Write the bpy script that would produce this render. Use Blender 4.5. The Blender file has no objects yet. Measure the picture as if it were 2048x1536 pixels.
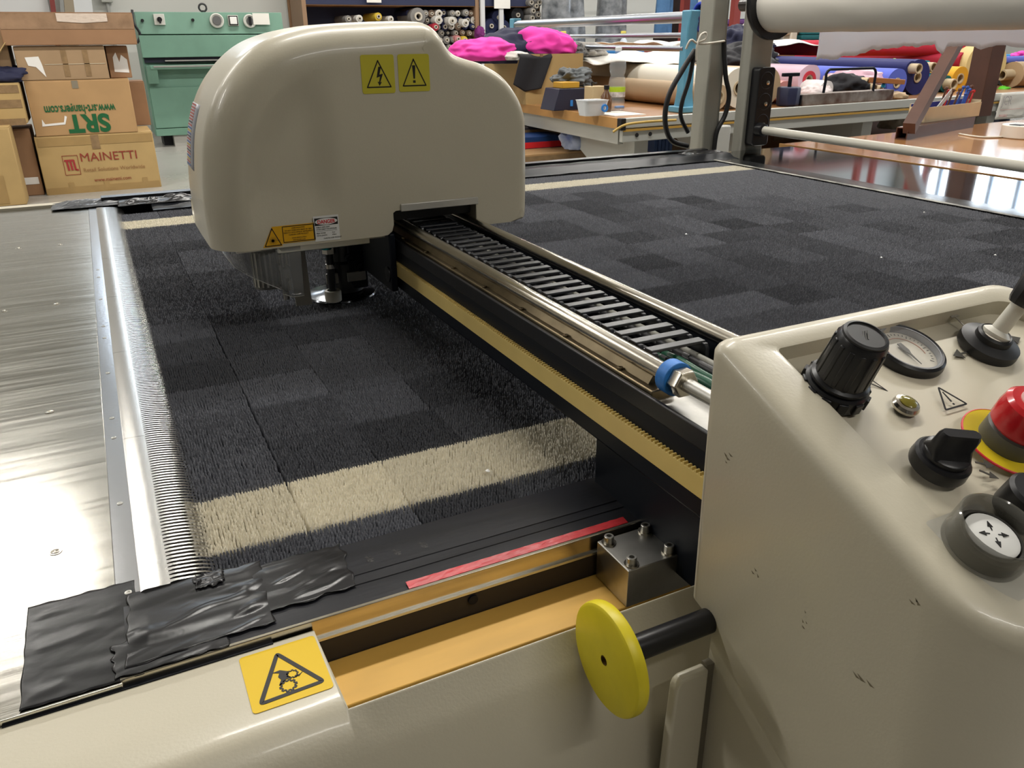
import bpy, bmesh, math, random
from mathutils import Vector, Matrix, noise
PI = math.pi
random.seed(7)
sc = bpy.context.scene
COL = sc.collection
# heights are measured from the top of the bristle bed (z = 0); the floor lies 0.85 m below it
FLOOR = -0.85

# ------------------------------------------------------------------ camera
cd = bpy.data.cameras.new('camera'); cam = bpy.data.objects.new('camera', cd); COL.objects.link(cam)
cd.sensor_width = 36.0; cd.lens = 28.117; cd.clip_start = 0.02; cd.clip_end = 100
CR, CU, CW = (0.89432122, -0.44737271, -0.00687089), (0.18343098, 0.35259491, 0.91762187), (0.40809634, 0.82190905, -0.39739513)
cam.matrix_world = Matrix(((CR[0], CU[0], -CW[0], 0), (CR[1], CU[1], -CW[1], 0), (CR[2], CU[2], -CW[2], 0.42), (0, 0, 0, 1)))
sc.camera = cam

# ------------------------------------------------------------------ world, view
W = bpy.data.worlds.new('world'); sc.world = W; W.use_nodes = True
bg = W.node_tree.nodes['Background']; bg.inputs[0].default_value = (0.75, 0.85, 1.0, 1); bg.inputs[1].default_value = 0.6
sc.view_settings.view_transform = 'Standard'; sc.view_settings.look = 'None'
sc.view_settings.gamma = 1.0; sc.view_settings.use_curve_mapping = False
sc.view_settings.exposure = 0.34
sc.cycles.use_denoising = True
sc.cycles.max_bounces = 6; sc.cycles.diffuse_bounces = 3; sc.cycles.glossy_bounces = 3
sc.cycles.transmission_bounces = 5; sc.cycles.transparent_max_bounces = 6
sc.cycles.caustics_reflective = False; sc.cycles.caustics_refractive = False
sc.cycles.sample_clamp_indirect = 4.0
sc.cycles.use_adaptive_sampling = True; sc.cycles.adaptive_threshold = 0.03
LAMP_POWER = 85.0
WINDOW_STRENGTH = 6.0

# ------------------------------------------------------------------ materials
MATS = {}
def translucent(m, color, fac):
    nt = m.node_tree; p = nt.nodes['Principled BSDF']; out = nt.nodes['Material Output']
    t = nt.nodes.new('ShaderNodeBsdfTranslucent'); t.inputs[0].default_value = (*color, 1); mx = nt.nodes.new('ShaderNodeMixShader'); mx.inputs[0].default_value = fac
    nt.links.new(p.outputs[0], mx.inputs[1]); nt.links.new(t.outputs[0], mx.inputs[2]); nt.links.new(mx.outputs[0], out.inputs[0]); return m
def mat(name, color, rough=0.5, metal=0.0, var=0.0, vscale=8.0, bump=0.0, bscale=60.0, stretch=(1, 1, 1), coat=0.0, spec=0.5,
        trans=0.0, alpha=1.0, emit=None, estr=0.0, rvar=0.0, random_obj=0.0, ior=1.45, color2=None, sheen=0.0):
    if name in MATS: return MATS[name]
    m = bpy.data.materials.new(name); m.use_nodes = True; nt = m.node_tree; N = nt.nodes; L = nt.links
    p = N['Principled BSDF']
    p.inputs['Base Color'].default_value = (*color, 1); p.inputs['Roughness'].default_value = rough
    p.inputs['Metallic'].default_value = metal; p.inputs['Specular IOR Level'].default_value = spec
    p.inputs['Coat Weight'].default_value = coat; p.inputs['Coat Roughness'].default_value = 0.08
    p.inputs['Transmission Weight'].default_value = trans; p.inputs['Alpha'].default_value = alpha; p.inputs['IOR'].default_value = ior
    if sheen: p.inputs['Sheen Weight'].default_value = sheen
    if emit: p.inputs['Emission Color'].default_value = (*emit, 1); p.inputs['Emission Strength'].default_value = estr
    if var or bump or rvar:
        tc = N.new('ShaderNodeTexCoord'); mp = N.new('ShaderNodeMapping'); mp.inputs['Scale'].default_value = stretch
        L.new(tc.outputs['Object'], mp.inputs['Vector'])
    if var:
        n = N.new('ShaderNodeTexNoise'); n.inputs['Scale'].default_value = vscale; n.inputs['Detail'].default_value = 4
        L.new(mp.outputs[0], n.inputs['Vector'])
        r = N.new('ShaderNodeValToRGB'); r.color_ramp.elements[0].position = 0.3; r.color_ramp.elements[1].position = 0.72
        c2 = color2 or tuple(c * (1 - var) for c in color)
        r.color_ramp.elements[0].color = (*c2, 1); r.color_ramp.elements[1].color = (*[min(1, c * (1 + var * 0.35)) for c in color], 1)
        L.new(n.outputs['Fac'], r.inputs['Fac']); L.new(r.outputs['Color'], p.inputs['Base Color']); last = r.outputs['Color']
    if random_obj:
        oi = N.new('ShaderNodeObjectInfo'); mx = N.new('ShaderNodeMix'); mx.data_type = 'RGBA'
        mx.inputs[6].default_value = (*[c * (1 - random_obj) for c in color], 1); mx.inputs[7].default_value = (*[min(1, c * (1 + random_obj)) for c in color], 1)
        L.new(oi.outputs['Random'], mx.inputs[0]); L.new(mx.outputs[2], p.inputs['Base Color'])
    if rvar:
        n3 = N.new('ShaderNodeTexNoise'); n3.inputs['Scale'].default_value = vscale * 1.7; n3.inputs['Detail'].default_value = 5
        L.new(mp.outputs[0], n3.inputs['Vector'])
        mr = N.new('ShaderNodeMapRange'); mr.inputs[1].default_value = 0.3; mr.inputs[2].default_value = 0.7
        mr.inputs[3].default_value = max(0.02, rough - rvar); mr.inputs[4].default_value = rough + rvar
        L.new(n3.outputs['Fac'], mr.inputs[0]); L.new(mr.outputs[0], p.inputs['Roughness'])
    if bump:
        n2 = N.new('ShaderNodeTexNoise'); n2.inputs['Scale'].default_value = bscale; n2.inputs['Detail'].default_value = 3
        L.new(mp.outputs[0], n2.inputs['Vector'])
        b = N.new('ShaderNodeBump'); b.inputs['Strength'].default_value = bump; b.inputs['Distance'].default_value = 0.002
        L.new(n2.outputs['Fac'], b.inputs['Height']); L.new(b.outputs['Normal'], p.inputs['Normal'])
    MATS[name] = m
    return m

BEIGE = mat('beige_paint', (0.605, 0.56, 0.44), 0.34, var=0.05, vscale=5, bump=0.06, bscale=420, coat=0.15)
PANEL = mat('panel_paint', (0.63, 0.58, 0.455), 0.42, var=0.06, vscale=14)
STEEL = mat('brushed_steel', (0.70, 0.68, 0.62), 0.19, 1.0, var=0.10, vscale=30, stretch=(0.12, 3.0, 1), bump=0.025, bscale=260, rvar=0.05)
STRIP = mat('bright_strip', (0.80, 0.82, 0.86), 0.16, 1.0, bump=0.03, bscale=200)
COMB = mat('comb_steel', (0.72, 0.71, 0.68), 0.22, 1.0, bump=0.05, bscale=300, stretch=(1, 12, 1))
CHROME = mat('worn_chrome', (0.62, 0.58, 0.50), 0.22, 1.0, var=0.25, vscale=40, stretch=(1, 0.2, 1))
BRASSY = mat('oily_bracket', (0.25, 0.20, 0.125), 0.34, 1.0, var=0.4, vscale=25)
RAILST = mat('rail_steel', (0.60, 0.55, 0.45), 0.22, 1.0, var=0.3, vscale=30, stretch=(0.3, 1, 3))
ZINC = mat('ground_steel', (0.50, 0.49, 0.46), 0.36, 1.0, var=0.12, vscale=60, bump=0.05, bscale=300)
MIRROR = mat('polished_plate', (0.42, 0.43, 0.42), 0.07, 1.0, var=0.15, vscale=6)
BLACKP = mat('black_plastic', (0.009, 0.009, 0.011), 0.33, bump=0.05, bscale=150)
BLACKM = mat('black_matte', (0.012, 0.013, 0.017), 0.55)
BEAM = mat('black_anodised', (0.006, 0.008, 0.013), 0.42, spec=0.22)
CHAIN = mat('chain_plastic', (0.011, 0.013, 0.018), 0.30, bump=0.04, bscale=200)
TAPE = mat('black_tape', (0.013, 0.013, 0.015), 0.27, var=0.3, vscale=30, bump=0.12, bscale=90)
DUCT = mat('grey_tape', (0.10, 0.105, 0.115), 0.25, var=0.4, vscale=30, bump=0.15, bscale=60)
SHEET = mat('black_sheet', (0.018, 0.019, 0.024), 0.30, var=0.3, vscale=18, stretch=(0.2, 3, 1), bump=0.05, bscale=80)
BRISTLE = mat('black_bristle', (0.175, 0.180, 0.20), 0.40, random_obj=0.32, sheen=0.0)  # random tone per block mixes wear with painted-in sheen of leaning bristles
CREAM = mat('cream_bristle', (0.86, 0.81, 0.68), 0.5, random_obj=0.05)
BRBASE = mat('bristle_base', (0.012, 0.013, 0.016), 0.7)
AMBER = mat('amber_plastic', (0.82, 0.48, 0.105), 0.36, var=0.18, vscale=12, stretch=(0.6, 2, 1))
BELTY = mat('belt_yellow', (0.86, 0.66, 0.24), 0.42, var=0.14, vscale=9)
YELLOW = mat('bumper_yellow', (0.72, 0.60, 0.02), 0.40, var=0.1, vscale=30)
REDT = mat('red_tape', (0.62, 0.035, 0.045), 0.38, var=0.2, vscale=60, bump=0.2, bscale=120)
SIGNY = mat('sign_yellow', (0.78, 0.52, 0.01), 0.35)
SIGNY2 = mat('sign_lemon', (0.62, 0.55, 0.045), 0.35)
SIGNO = mat('sign_orange', (0.80, 0.42, 0.01), 0.4)
INK = mat('ink_black', (0.012, 0.011, 0.011), 0.5)
GREYINK = mat('ink_grey', (0.075, 0.07, 0.06), 0.5)
PALEINK = mat('ink_pale', (0.30, 0.28, 0.23), 0.5)
WHITE = mat('white_print', (0.80, 0.80, 0.77), 0.5)
REDINK = mat('ink_red', (0.70, 0.02, 0.03), 0.5)
GREENINK = mat('ink_green', (0.006, 0.10, 0.030), 0.6)
MAROON = mat('ink_maroon', (0.25, 0.035, 0.02), 0.6)
BLUEINK = mat('ink_blue', (0.03, 0.22, 0.65), 0.4)
ACRYL = mat('clear_acrylic', (0.30, 0.31, 0.31), 0.08, alpha=0.42, coat=0.5)
SMOKE = mat('smoky_plastic', (0.16, 0.155, 0.13), 0.08, alpha=0.55, coat=0.5)
GLASS = mat('clear_glass', (0.9, 0.9, 0.9), 0.03, alpha=0.10, coat=0.3)
PETCL = mat('clear_bottle', (0.75, 0.78, 0.80), 0.06, alpha=0.16, coat=1.0)
REDC = mat('red_plastic', (0.55, 0.012, 0.018), 0.25, coat=0.3)
YPL = mat('yellow_plate', (0.75, 0.56, 0.02), 0.4)
DIAL = mat('dial_face', (0.66, 0.62, 0.52), 0.5, var=0.1, vscale=80)
LAMPG = mat('lamp_amber', (0.20, 0.17, 0.02), 0.15, coat=0.5)
GREENH = mat('green_hose', (0.01, 0.075, 0.040), 0.25)
BLUER = mat('blue_ring', (0.03, 0.20, 0.62), 0.4, var=0.25, vscale=120)
IVORY = mat('ivory_plastic', (0.62, 0.60, 0.52), 0.35)
CARD = mat('cardboard', (0.42, 0.255, 0.115), 0.75, var=0.10, vscale=4)
CARD2 = mat('cardboard_tan', (0.44, 0.30, 0.125), 0.75, var=0.12, vscale=4)
CARD3 = mat('cardboard_brown', (0.30, 0.165, 0.085), 0.75, var=0.12, vscale=4)
CARD4 = mat('cardboard_grey', (0.34, 0.225, 0.125), 0.7, var=0.12, vscale=5)
PACKT = mat('packing_tape', (0.27, 0.175, 0.09), 0.22, var=0.2, vscale=25, bump=0.25, bscale=50)
TORN = mat('torn_paper', (0.75, 0.73, 0.70), 0.7)
GREENC = mat('green_enamel', (0.165, 0.31, 0.235), 0.42, var=0.14, vscale=2.5)
CONCRETE = mat('floor_concrete', (0.40, 0.385, 0.35), 0.30, var=0.2, vscale=0.6, rvar=0.1)
WALLM = mat('wall_paint', (0.66, 0.66, 0.62), 0.7, var=0.06, vscale=0.5)
CEILM = mat('ceiling_paint', (0.72, 0.72, 0.70), 0.8)
NAVYS = mat('navy_cloth', (0.012, 0.018, 0.055), 0.8)
GREYP = mat('grey_post', (0.30, 0.295, 0.255), 0.42, var=0.1, vscale=6)
SKYB = mat('sky_blue_paint', (0.11, 0.32, 0.46), 0.4, var=0.2, vscale=10)
ALU = mat('aluminium', (0.62, 0.63, 0.62), 0.32, 1.0)
ALUP = mat('aluminium_edge', (0.52, 0.53, 0.50), 0.4, 0.3)
WOODT = mat('table_laminate', (0.42, 0.20, 0.075), 0.16, var=0.2, vscale=3, stretch=(0.4, 3, 1), coat=0.5)
WOODE = mat('table_edge', (0.50, 0.26, 0.08), 0.45, var=0.2, vscale=6)
RUST = mat('brown_steel', (0.085, 0.038, 0.026), 0.42, var=0.2, vscale=8)
OXRED = mat('oxide_red', (0.22, 0.035, 0.028), 0.5)
PAPERW = mat('white_paper', (0.80, 0.78, 0.72), 0.6, var=0.05, vscale=3)
PAPERC = mat('cream_paper', (0.74, 0.70, 0.60), 0.6, var=0.05, vscale=3)
KRAFT = mat('kraft_paper', (0.46, 0.33, 0.20), 0.65, var=0.06, vscale=6)
CORE = mat('cardboard_core', (0.50, 0.40, 0.26), 0.7)
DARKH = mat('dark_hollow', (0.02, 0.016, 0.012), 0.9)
RUBBER = mat('black_rubber', (0.010, 0.010, 0.011), 0.42)
ROPE = mat('thin_string', (0.66, 0.63, 0.55), 0.8)
GLOW = mat('window_daylight', (0.8, 0.8, 0.8), 0.5, emit=(0.80, 0.90, 1.0), estr=WINDOW_STRENGTH)

# ------------------------------------------------------------------ builders
class MB:
    def __init__(s): s.v = []; s.f = []
    def add(s, vs, fs):
        b = len(s.v); s.v += [tuple(p) for p in vs]; s.f += [tuple(i + b for i in f) for f in fs]; return s
    def box(s, x0, x1, y0, y1, z0, z1):
        return s.add([(x0, y0, z0), (x1, y0, z0), (x1, y1, z0), (x0, y1, z0), (x0, y0, z1), (x1, y0, z1), (x1, y1, z1), (x0, y1, z1)],
                     [(3, 2, 1, 0), (4, 5, 6, 7), (0, 1, 5, 4), (1, 2, 6, 5), (2, 3, 7, 6), (3, 0, 4, 7)])
    def obox(s, c, size, R):
        vs = []
        for dz in (-.5, .5):
            for dx, dy in ((-.5, -.5), (.5, -.5), (.5, .5), (-.5, .5)):
                vs.append(Vector(c) + R @ Vector((dx * size[0], dy * size[1], dz * size[2])))
        return s.add(vs, [(3, 2, 1, 0), (4, 5, 6, 7), (0, 1, 5, 4), (1, 2, 6, 5), (2, 3, 7, 6), (3, 0, 4, 7)])
    def bar(s, p0, p1, w, h, up=(0, 0, 1)):
        p0, p1 = Vector(p0), Vector(p1); d = (p1 - p0); l = d.length; d.normalize()
        sd = d.cross(Vector(up)); sd.normalize(); u = sd.cross(d)
        return s.obox((p0 + p1) / 2, (l, w, h), Matrix((d, sd, u)).transposed())
    def prism(s, poly, plane, a, b):
        n = len(poly)
        def P(p, t): return {'xz': (p[0], t, p[1]), 'xy': (p[0], p[1], t), 'yz': (t, p[0], p[1])}[plane]
        vs = [P(p, a) for p in poly] + [P(p, b) for p in poly]
        return s.add(vs, [tuple(range(n - 1, -1, -1)), tuple(range(n, 2 * n))] + [(i, (i + 1) % n, n + (i + 1) % n, n + i) for i in range(n)])
    def loft(s, rings, cap0=True, cap1=True, closed=True):
        n = len(rings[0]); vs = [p for r in rings for p in r]; fs = []
        for k in range(len(rings) - 1):
            for i in range(n if closed else n - 1):
                j = (i + 1) % n; fs.append((k * n + i, k * n + j, (k + 1) * n + j, (k + 1) * n + i))
        if cap0: fs.append(tuple(range(n - 1, -1, -1)))
        if cap1: fs.append(tuple(range((len(rings) - 1) * n, len(rings) * n)))
        return s.add(vs, fs)
    def lathe(s, prof, o, axis=(0, 0, 1), seg=24, cap=True, xdir=None):
        o = Vector(o); a = Vector(axis).normalized()
        t = Vector(xdir) if xdir else (Vector((1, 0, 0)) if abs(a.x) < .9 else Vector((0, 1, 0)))
        x = (t - a * t.dot(a)).normalized(); y = a.cross(x)
        rings = [[o + a * h + (x * math.cos(2 * PI * i / seg) + y * math.sin(2 * PI * i / seg)) * r for i in range(seg)] for r, h in prof]
        return s.loft(rings, cap, cap)
    def cyl(s, p0, p1, r0, r1=None, seg=20):
        d = Vector(p1) - Vector(p0); return s.lathe([(r0, 0), (r0 if r1 is None else r1, d.length)], p0, d, seg)
    def ring(s, o, axis, r0, r1, h0, h1, seg=28):
        return s.lathe([(r0, h0), (r1, h0), (r1, h1), (r0, h1), (r0, h0)], o, axis, seg, cap=False)
    def tube(s, pts, r, seg=8, closed=False):
        pts = [Vector(p) for p in pts]; rings = []; prev = None
        for i, p in enumerate(pts):
            d = (pts[min(i + 1, len(pts) - 1)] - pts[max(i - 1, 0)]).normalized()
            if prev is None: x = d.orthogonal().normalized()
            else: x = (prev - d * prev.dot(d)).normalized()
            prev = x; y = d.cross(x)
            rings.append([p + (x * math.cos(2 * PI * k / seg) + y * math.sin(2 * PI * k / seg)) * r for k in range(seg)])
        return s.loft(rings)
    def grid(s, fn, nu, nv):
        vs = [fn(i / nu, j / nv) for j in range(nv + 1) for i in range(nu + 1)]
        return s.add(vs, [(j * (nu + 1) + i, j * (nu + 1) + i + 1, (j + 1) * (nu + 1) + i + 1, (j + 1) * (nu + 1) + i) for j in range(nv) for i in range(nu)])
    def build(s, name, m, parent=None, smooth=None, bevel=None, seg=2, solid=None, recalc=True):
        me = bpy.data.meshes.new(name)
        o_ = root_loc(parent)
        me.from_pydata([(p[0] - o_[0], p[1] - o_[1], p[2] - o_[2]) for p in s.v], [], s.f)
        if recalc:
            b = bmesh.new(); b.from_mesh(me); bmesh.ops.recalc_face_normals(b, faces=b.faces); b.to_mesh(me); b.free()
        if smooth:
            me.shade_smooth(); me.set_sharp_from_angle(angle=math.radians(smooth))
        me.materials.append(m)
        o = bpy.data.objects.new(name, me); COL.objects.link(o)
        if parent: o.parent = parent
        if solid:
            md = o.modifiers.new('solid', 'SOLIDIFY'); md.thickness = solid; md.offset = -1
        if bevel:
            md = o.modifiers.new('bevel', 'BEVEL'); md.width = bevel; md.segments = seg; md.limit_method = 'ANGLE'; md.angle_limit = math.radians(35)
            md.harden_normals = False
            if not smooth: me.shade_smooth(); me.set_sharp_from_angle(angle=math.radians(40))
        return o

def root_loc(p):
    if p is None: return (0, 0, 0)
    x = Vector((0, 0, 0))
    while p is not None: x += p.location; p = p.parent
    return x
def tag(o, label, cat, group=None, kind=None):
    o['label'] = label; o['category'] = cat
    if group: o['group'] = group
    if kind: o['kind'] = kind
    return o
def thing(name, loc, label, cat, group=None):
    o = bpy.data.objects.new(name, None); o.empty_display_size = 0.05; o.location = loc; COL.objects.link(o)
    return tag(o, label, cat, group)
def struct(o, label=None):
    o['kind'] = 'structure'
    if label: o['label'] = label; o['category'] = 'setting'
    return o
def link_copy(o, parent, loc=None):
    c = o.copy(); COL.objects.link(c); c.parent = parent
    if loc is not None: c.location = loc
    return c
def text(name, body, size, m, parent, o, xd, yd, align='LEFT', ext=0.0002, sx=1.0, bold=0.0):
    cu = bpy.data.curves.new(name, 'FONT'); cu.body = body; cu.size = size; cu.align_x = align; cu.extrude = ext; cu.offset = bold
    tmp = bpy.data.objects.new(name, cu); COL.objects.link(tmp)
    dg = bpy.context.evaluated_depsgraph_get(); dg.update()
    me = bpy.data.meshes.new_from_object(tmp.evaluated_get(dg)); bpy.data.objects.remove(tmp)
    x = Vector(xd).normalized(); y = Vector(yd).normalized(); z = x.cross(y)
    M = Matrix((x * sx, y, z)).transposed(); ol = root_loc(parent)
    for v in me.vertices: v.co = M @ v.co + Vector(o) - Vector(ol)
    me.materials.clear(); me.materials.append(m); me.name = name
    ob = bpy.data.objects.new(name, me); COL.objects.link(ob); ob.parent = parent
    return ob
class Plane2:
    """flat artwork on a surface: local (a, b) in metres mapped to world, t = lift off the surface"""
    def __init__(s, o, xd, yd): s.o = Vector(o); s.x = Vector(xd).normalized(); s.y = Vector(yd).normalized(); s.n = s.x.cross(s.y)
    def P(s, a, b, t=0.0): return s.o + s.x * a + s.y * b + s.n * t
    def poly(s, mb, pts, t0, t1):
        n = len(pts)
        mb.add([s.P(a, b, t0) for a, b in pts] + [s.P(a, b, t1) for a, b in pts],
               [tuple(range(n - 1, -1, -1)), tuple(range(n, 2 * n))] + [(i, (i + 1) % n, n + (i + 1) % n, n + i) for i in range(n)])
    def outline(s, mb, pts, w, t0, t1):
        """a closed band of width w inside the polygon"""
        n = len(pts); cx = sum(p[0] for p in pts) / n; cy = sum(p[1] for p in pts) / n
        inn = []
        for i in range(n):
            p0, p1, p2 = Vector(pts[i - 1]), Vector(pts[i]), Vector(pts[(i + 1) % n])
            e1 = (p1 - p0).normalized(); e2 = (p2 - p1).normalized()
            n1 = Vector((-e1.y, e1.x)); n2 = Vector((-e2.y, e2.x))
            if n1.dot(Vector((cx, cy)) - p1) < 0: n1 = -n1
            if n2.dot(Vector((cx, cy)) - p1) < 0: n2 = -n2
            b = (n1 + n2); k = w / max(0.25, (1 + n1.dot(n2)) / 1.0) if b.length else w
            q = p1 + b * k; inn.append((q.x, q.y))
        vs = []
        for t in (t0, t1): vs += [s.P(a, b, t) for a, b in pts] + [s.P(a, b, t) for a, b in inn]
        fs = []
        for i in range(n):
            j = (i + 1) % n
            fs += [(2 * n + i, 2 * n + j, 3 * n + j, 3 * n + i), (i, j, 2 * n + j, 2 * n + i), (n + i, n + j, 3 * n + j, 3 * n + i)]
        mb.add(vs, fs)
def rrect(x0, x1, y0, y1, r, k=4):
    pts = []
    for cx, cy, a0 in ((x1 - r, y1 - r, 0), (x0 + r, y1 - r, 90), (x0 + r, y0 + r, 180), (x1 - r, y0 + r, 270)):
        for i in range(k + 1):
            a = math.radians(a0 + 90 * i / k); pts.append((cx + r * math.cos(a), cy + r * math.sin(a)))
    return pts
def rpoly(pts, r, k=5):
    out = []; n = len(pts)
    for i in range(n):
        p0, p1, p2 = Vector(pts[i - 1]), Vector(pts[i]), Vector(pts[(i + 1) % n])
        a = p1 + (p0 - p1).normalized() * r; b = p1 + (p2 - p1).normalized() * r
        for j in range(k + 1):
            t = j / k; q = a * (1 - t) ** 2 + p1 * 2 * t * (1 - t) + b * t * t; out.append((q.x, q.y))
    return out
def circ(cx, cy, r, n=24, r2=None): return [(cx + r * math.cos(2 * PI * i / n), cy + (r2 or r) * math.sin(2 * PI * i / n)) for i in range(n)]
def nz(x, y, z=0.0): return noise.noise(Vector((x, y, z)))

# ================================================================== room shell and lights
X0, X1, Y0, Y1, ZC = -7.0, 17.0, -6.0, 13.4, 4.9
def wall(name, mb, m, label):
    o = mb.build(name, m); o['kind'] = 'structure'; o['label'] = label; o['category'] = name.split('_')[0]; return o
wall('floor', MB().box(X0, X1, Y0, Y1, FLOOR - 0.1, FLOOR), CONCRETE, 'smooth grey concrete factory floor')
wall('ceiling', MB().box(X0, X1, Y0, Y1, ZC, ZC + 0.1), CEILM, 'pale workshop ceiling carrying the strip lights')
# far wall with one high window opening, right wall with a window band
FW = (-0.30, 1.30, 2.95, 4.25)
m_ = MB()
m_.box(X0, FW[0], Y1, Y1 + .2, FLOOR, ZC).box(FW[1], X1, Y1, Y1 + .2, FLOOR, ZC).box(FW[0], FW[1], Y1, Y1 + .2, FLOOR, FW[2]).box(FW[0], FW[1], Y1, Y1 + .2, FW[3], ZC)
wall('wall_back', m_, WALLM, 'pale grey painted wall behind the shelves and press')
RW = (-3.0, 12.9, 2.05, 3.35)
m_ = MB()
m_.box(X1, X1 + .2, Y0, Y1, FLOOR, RW[2]).box(X1, X1 + .2, Y0, Y1, RW[3], ZC).box(X1, X1 + .2, Y0, RW[0], RW[2], RW[3]).box(X1, X1 + .2, RW[1], Y1, RW[2], RW[3])
wall('wall_right', m_, WALLM, 'pale side wall with a long band of windows')
wall('wall_left', MB().box(X0 - .2, X0, Y0, Y1, FLOOR, ZC), mat('tan_wall', (0.30, 0.28, 0.24), 0.8), 'plain tan side wall of the workshop')
wall('wall_front', MB().box(X0, X1, Y0 - .2, Y0, FLOOR, ZC), mat('dark_wall', (0.30, 0.28, 0.24), 0.8), 'plain dark wall opposite the fabric shelves')
def window(name, x0, x1, y0, y1, z0, z1, axis, n, label):
    r = bpy.data.objects.new(name, None); COL.objects.link(r); r.location = ((x0 + x1) / 2, (y0 + y1) / 2, z0); r['kind'] = 'structure'; r['label'] = label; r['category'] = 'window'
    fr = MB()
    for i in range(n + 1):
        t = i / n
        if axis == 'x': c = x0 + (x1 - x0) * t; fr.box(c - .05, c + .05, y0, y1, z0, z1)
        else: c = y0 + (y1 - y0) * t; fr.box(x0, x1, c - .05, c + .05, z0, z1)
    fr.box(x0, x1, y0, y1, z0 - .03, z0 + .03).box(x0, x1, y0, y1, z1 - .03, z1 + .03)
    fr.build('window_frame', mat('window_frame_blue', (0.12, 0.2, 0.33), 0.5), r)
    for i in range(n):
        a = i / n; b = (i + 1) / n; m = MB()
        if axis == 'x': m.box(x0 + (x1 - x0) * a + .05, x0 + (x1 - x0) * b - .05, y1 - .05, y1 - .04, z0 + .03, z1 - .03)
        else: m.box(x1 - .05, x1 - .04, y0 + (y1 - y0) * a + .05, y0 + (y1 - y0) * b - .05, z0 + .03, z1 - .03)
        m.build('pane', GLOW, r)
window('window_1', FW[0], FW[1], Y1, Y1 + .12, FW[2], FW[3], 'x', 2, 'high daylit window above the carton stack')
window('window_2', X1, X1 + .12, RW[0], RW[1], RW[2], RW[3], 'y', 26, 'long daylit window band with blue frames')

def strip_light(x, y, z, ln, label, power=None, axis='x'):
    r = thing('strip_light', (x, y, z), label, 'lamp', 'fluorescent strip lights under the ceiling')
    a, b = (ln / 2, .09) if axis == 'x' else (.09, ln / 2)
    MB().box(x - a, x + a, y - b, y + b, z, z + .08).build('housing', mat('lamp_housing', (0.7, 0.7, 0.68), 0.4), r, bevel=.01)
    MB().box(x - .01, x + .01, y - .01, y + .01, z + .08, ZC).build('hanger', ALU, r)
    ld = bpy.data.lights.new('tube_light', 'AREA'); ld.shape = 'RECTANGLE'; ld.size = ln if axis == 'x' else .16; ld.size_y = .16 if axis == 'x' else ln
    ld.energy = power or LAMP_POWER; ld.color = (1.0, 0.965, 0.90)
    lo = bpy.data.objects.new('tube_light', ld); COL.objects.link(lo); lo.parent = r; lo.location = (0, 0, -0.012)
LAMPL = 'white fluorescent strip light hung from the ceiling'
for (lx, ly, lz) in ((-1.95, 6.3, 3.3), (1.6, 6.3, 3.3), (5.2, 6.3, 3.3), (8.8, 6.3, 3.3), (1.2, 2.3, 3.3), (4.6, 2.3, 3.3), (2.6, 10.4, 3.3), (6.9, 10.4, 3.3), (11.5, 9.0, 3.3), (-4.6, 10.0, 3.3), (-4.6, 3.0, 3.3), (1.4, -2.0, 3.3)):
    strip_light(lx, ly, lz, 2.4, LAMPL, LAMP_POWER * (.50 if ly < 0 else 1))  # dim lamp behind the camera is added to brighten camera-facing sides

# ================================================================== cutting bed
BED = thing('cutting_bed', (0.9, 1.5, FLOOR), 'wide fabric cutting bed of black bristle blocks with steel plates and beige side cover', 'cutting table')
def pin_block(name, m, n, seed, lean, cream=False):
    """a 100 mm block of upright nylon bristles, origin at its corner, tips at z = 0"""
    rnd = random.Random(seed); mb = MB(); S = 0.0988; step = S / n
    for i in range(n):
        for j in range(n):
            x = (i + .5 + (.5 if j % 2 else 0) * .5 - .12) * step + rnd.uniform(-.18, .18) * step
            y = (j + .5) * step + rnd.uniform(-.18, .18) * step
            a = noise.noise(Vector((x * 55 + seed * 3.1, y * 55, seed))); b = noise.noise(Vector((x * 55, y * 55 + 9.7, seed + 5.0)))
            lx = (lean[0] * .5 + a * .6) * step; ly = (lean[1] * .5 + b * .6) * step
            r = step * rnd.uniform(.36, .43); h = rnd.uniform(-.0012, .0004); t0 = rnd.uniform(0, 2)
            ring0 = [(x + r * math.cos(t0 + k * 2.0944), y + r * math.sin(t0 + k * 2.0944), -.019) for k in range(3)]
            ring1 = [(x + lx + r * .9 * math.cos(t0 + k * 2.0944), y + ly + r * .9 * math.sin(t0 + k * 2.0944), h - .0012) for k in range(3)]
            tip = [(x + lx, y + ly, h)]
            mb.add(ring0 + ring1 + tip, [(0, 1, 4, 3), (1, 2, 5, 4), (2, 0, 3, 5), (3, 4, 6), (4, 5, 6), (5, 3, 6)])
    mb.box(.0004, .0984, .0004, .0984, -.05, -.018)
    me = bpy.data.meshes.new(name); me.from_pydata(mb.v, [], mb.f); me.shade_smooth(); me.set_sharp_from_angle(angle=math.radians(70)); me.materials.append(m); me.materials.append(BRBASE)
    for p in me.polygons[-6:]: p.material_index = 1
    return me
NP = 33
leans = [(0, 0), (.5, .3), (-.4, .4), (.2, -.6), (-.5, -.2), (.6, 0)]
DARKB = [pin_block('bristle_block', BRISTLE, NP, k + 1, leans[k]) for k in range(6)]
CREAMB = [pin_block('bristle_block', CREAM, NP, k + 31, leans[k]) for k in range(2)]
cells = []
rnd = random.Random(3)
for c in range(20):
    for r in range(18):
        x, y = .011 + .1 * c, .552 + .1 * r
        cream = r in (1, 16)
        cells.append((x * x + y * y, x, y, rnd.choice(CREAMB if cream else DARKB), cream))
cells.sort(key=lambda t: t[0])
bl = BED.location
for _, x, y, me, cream in cells[:300]:
    o = bpy.data.objects.new('bristle_block', me); COL.objects.link(o); o.parent = BED; o.location = (x - bl.x, y - bl.y, -bl.z)
    if cream: o['label'] = 'cream white bristle block'
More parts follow.
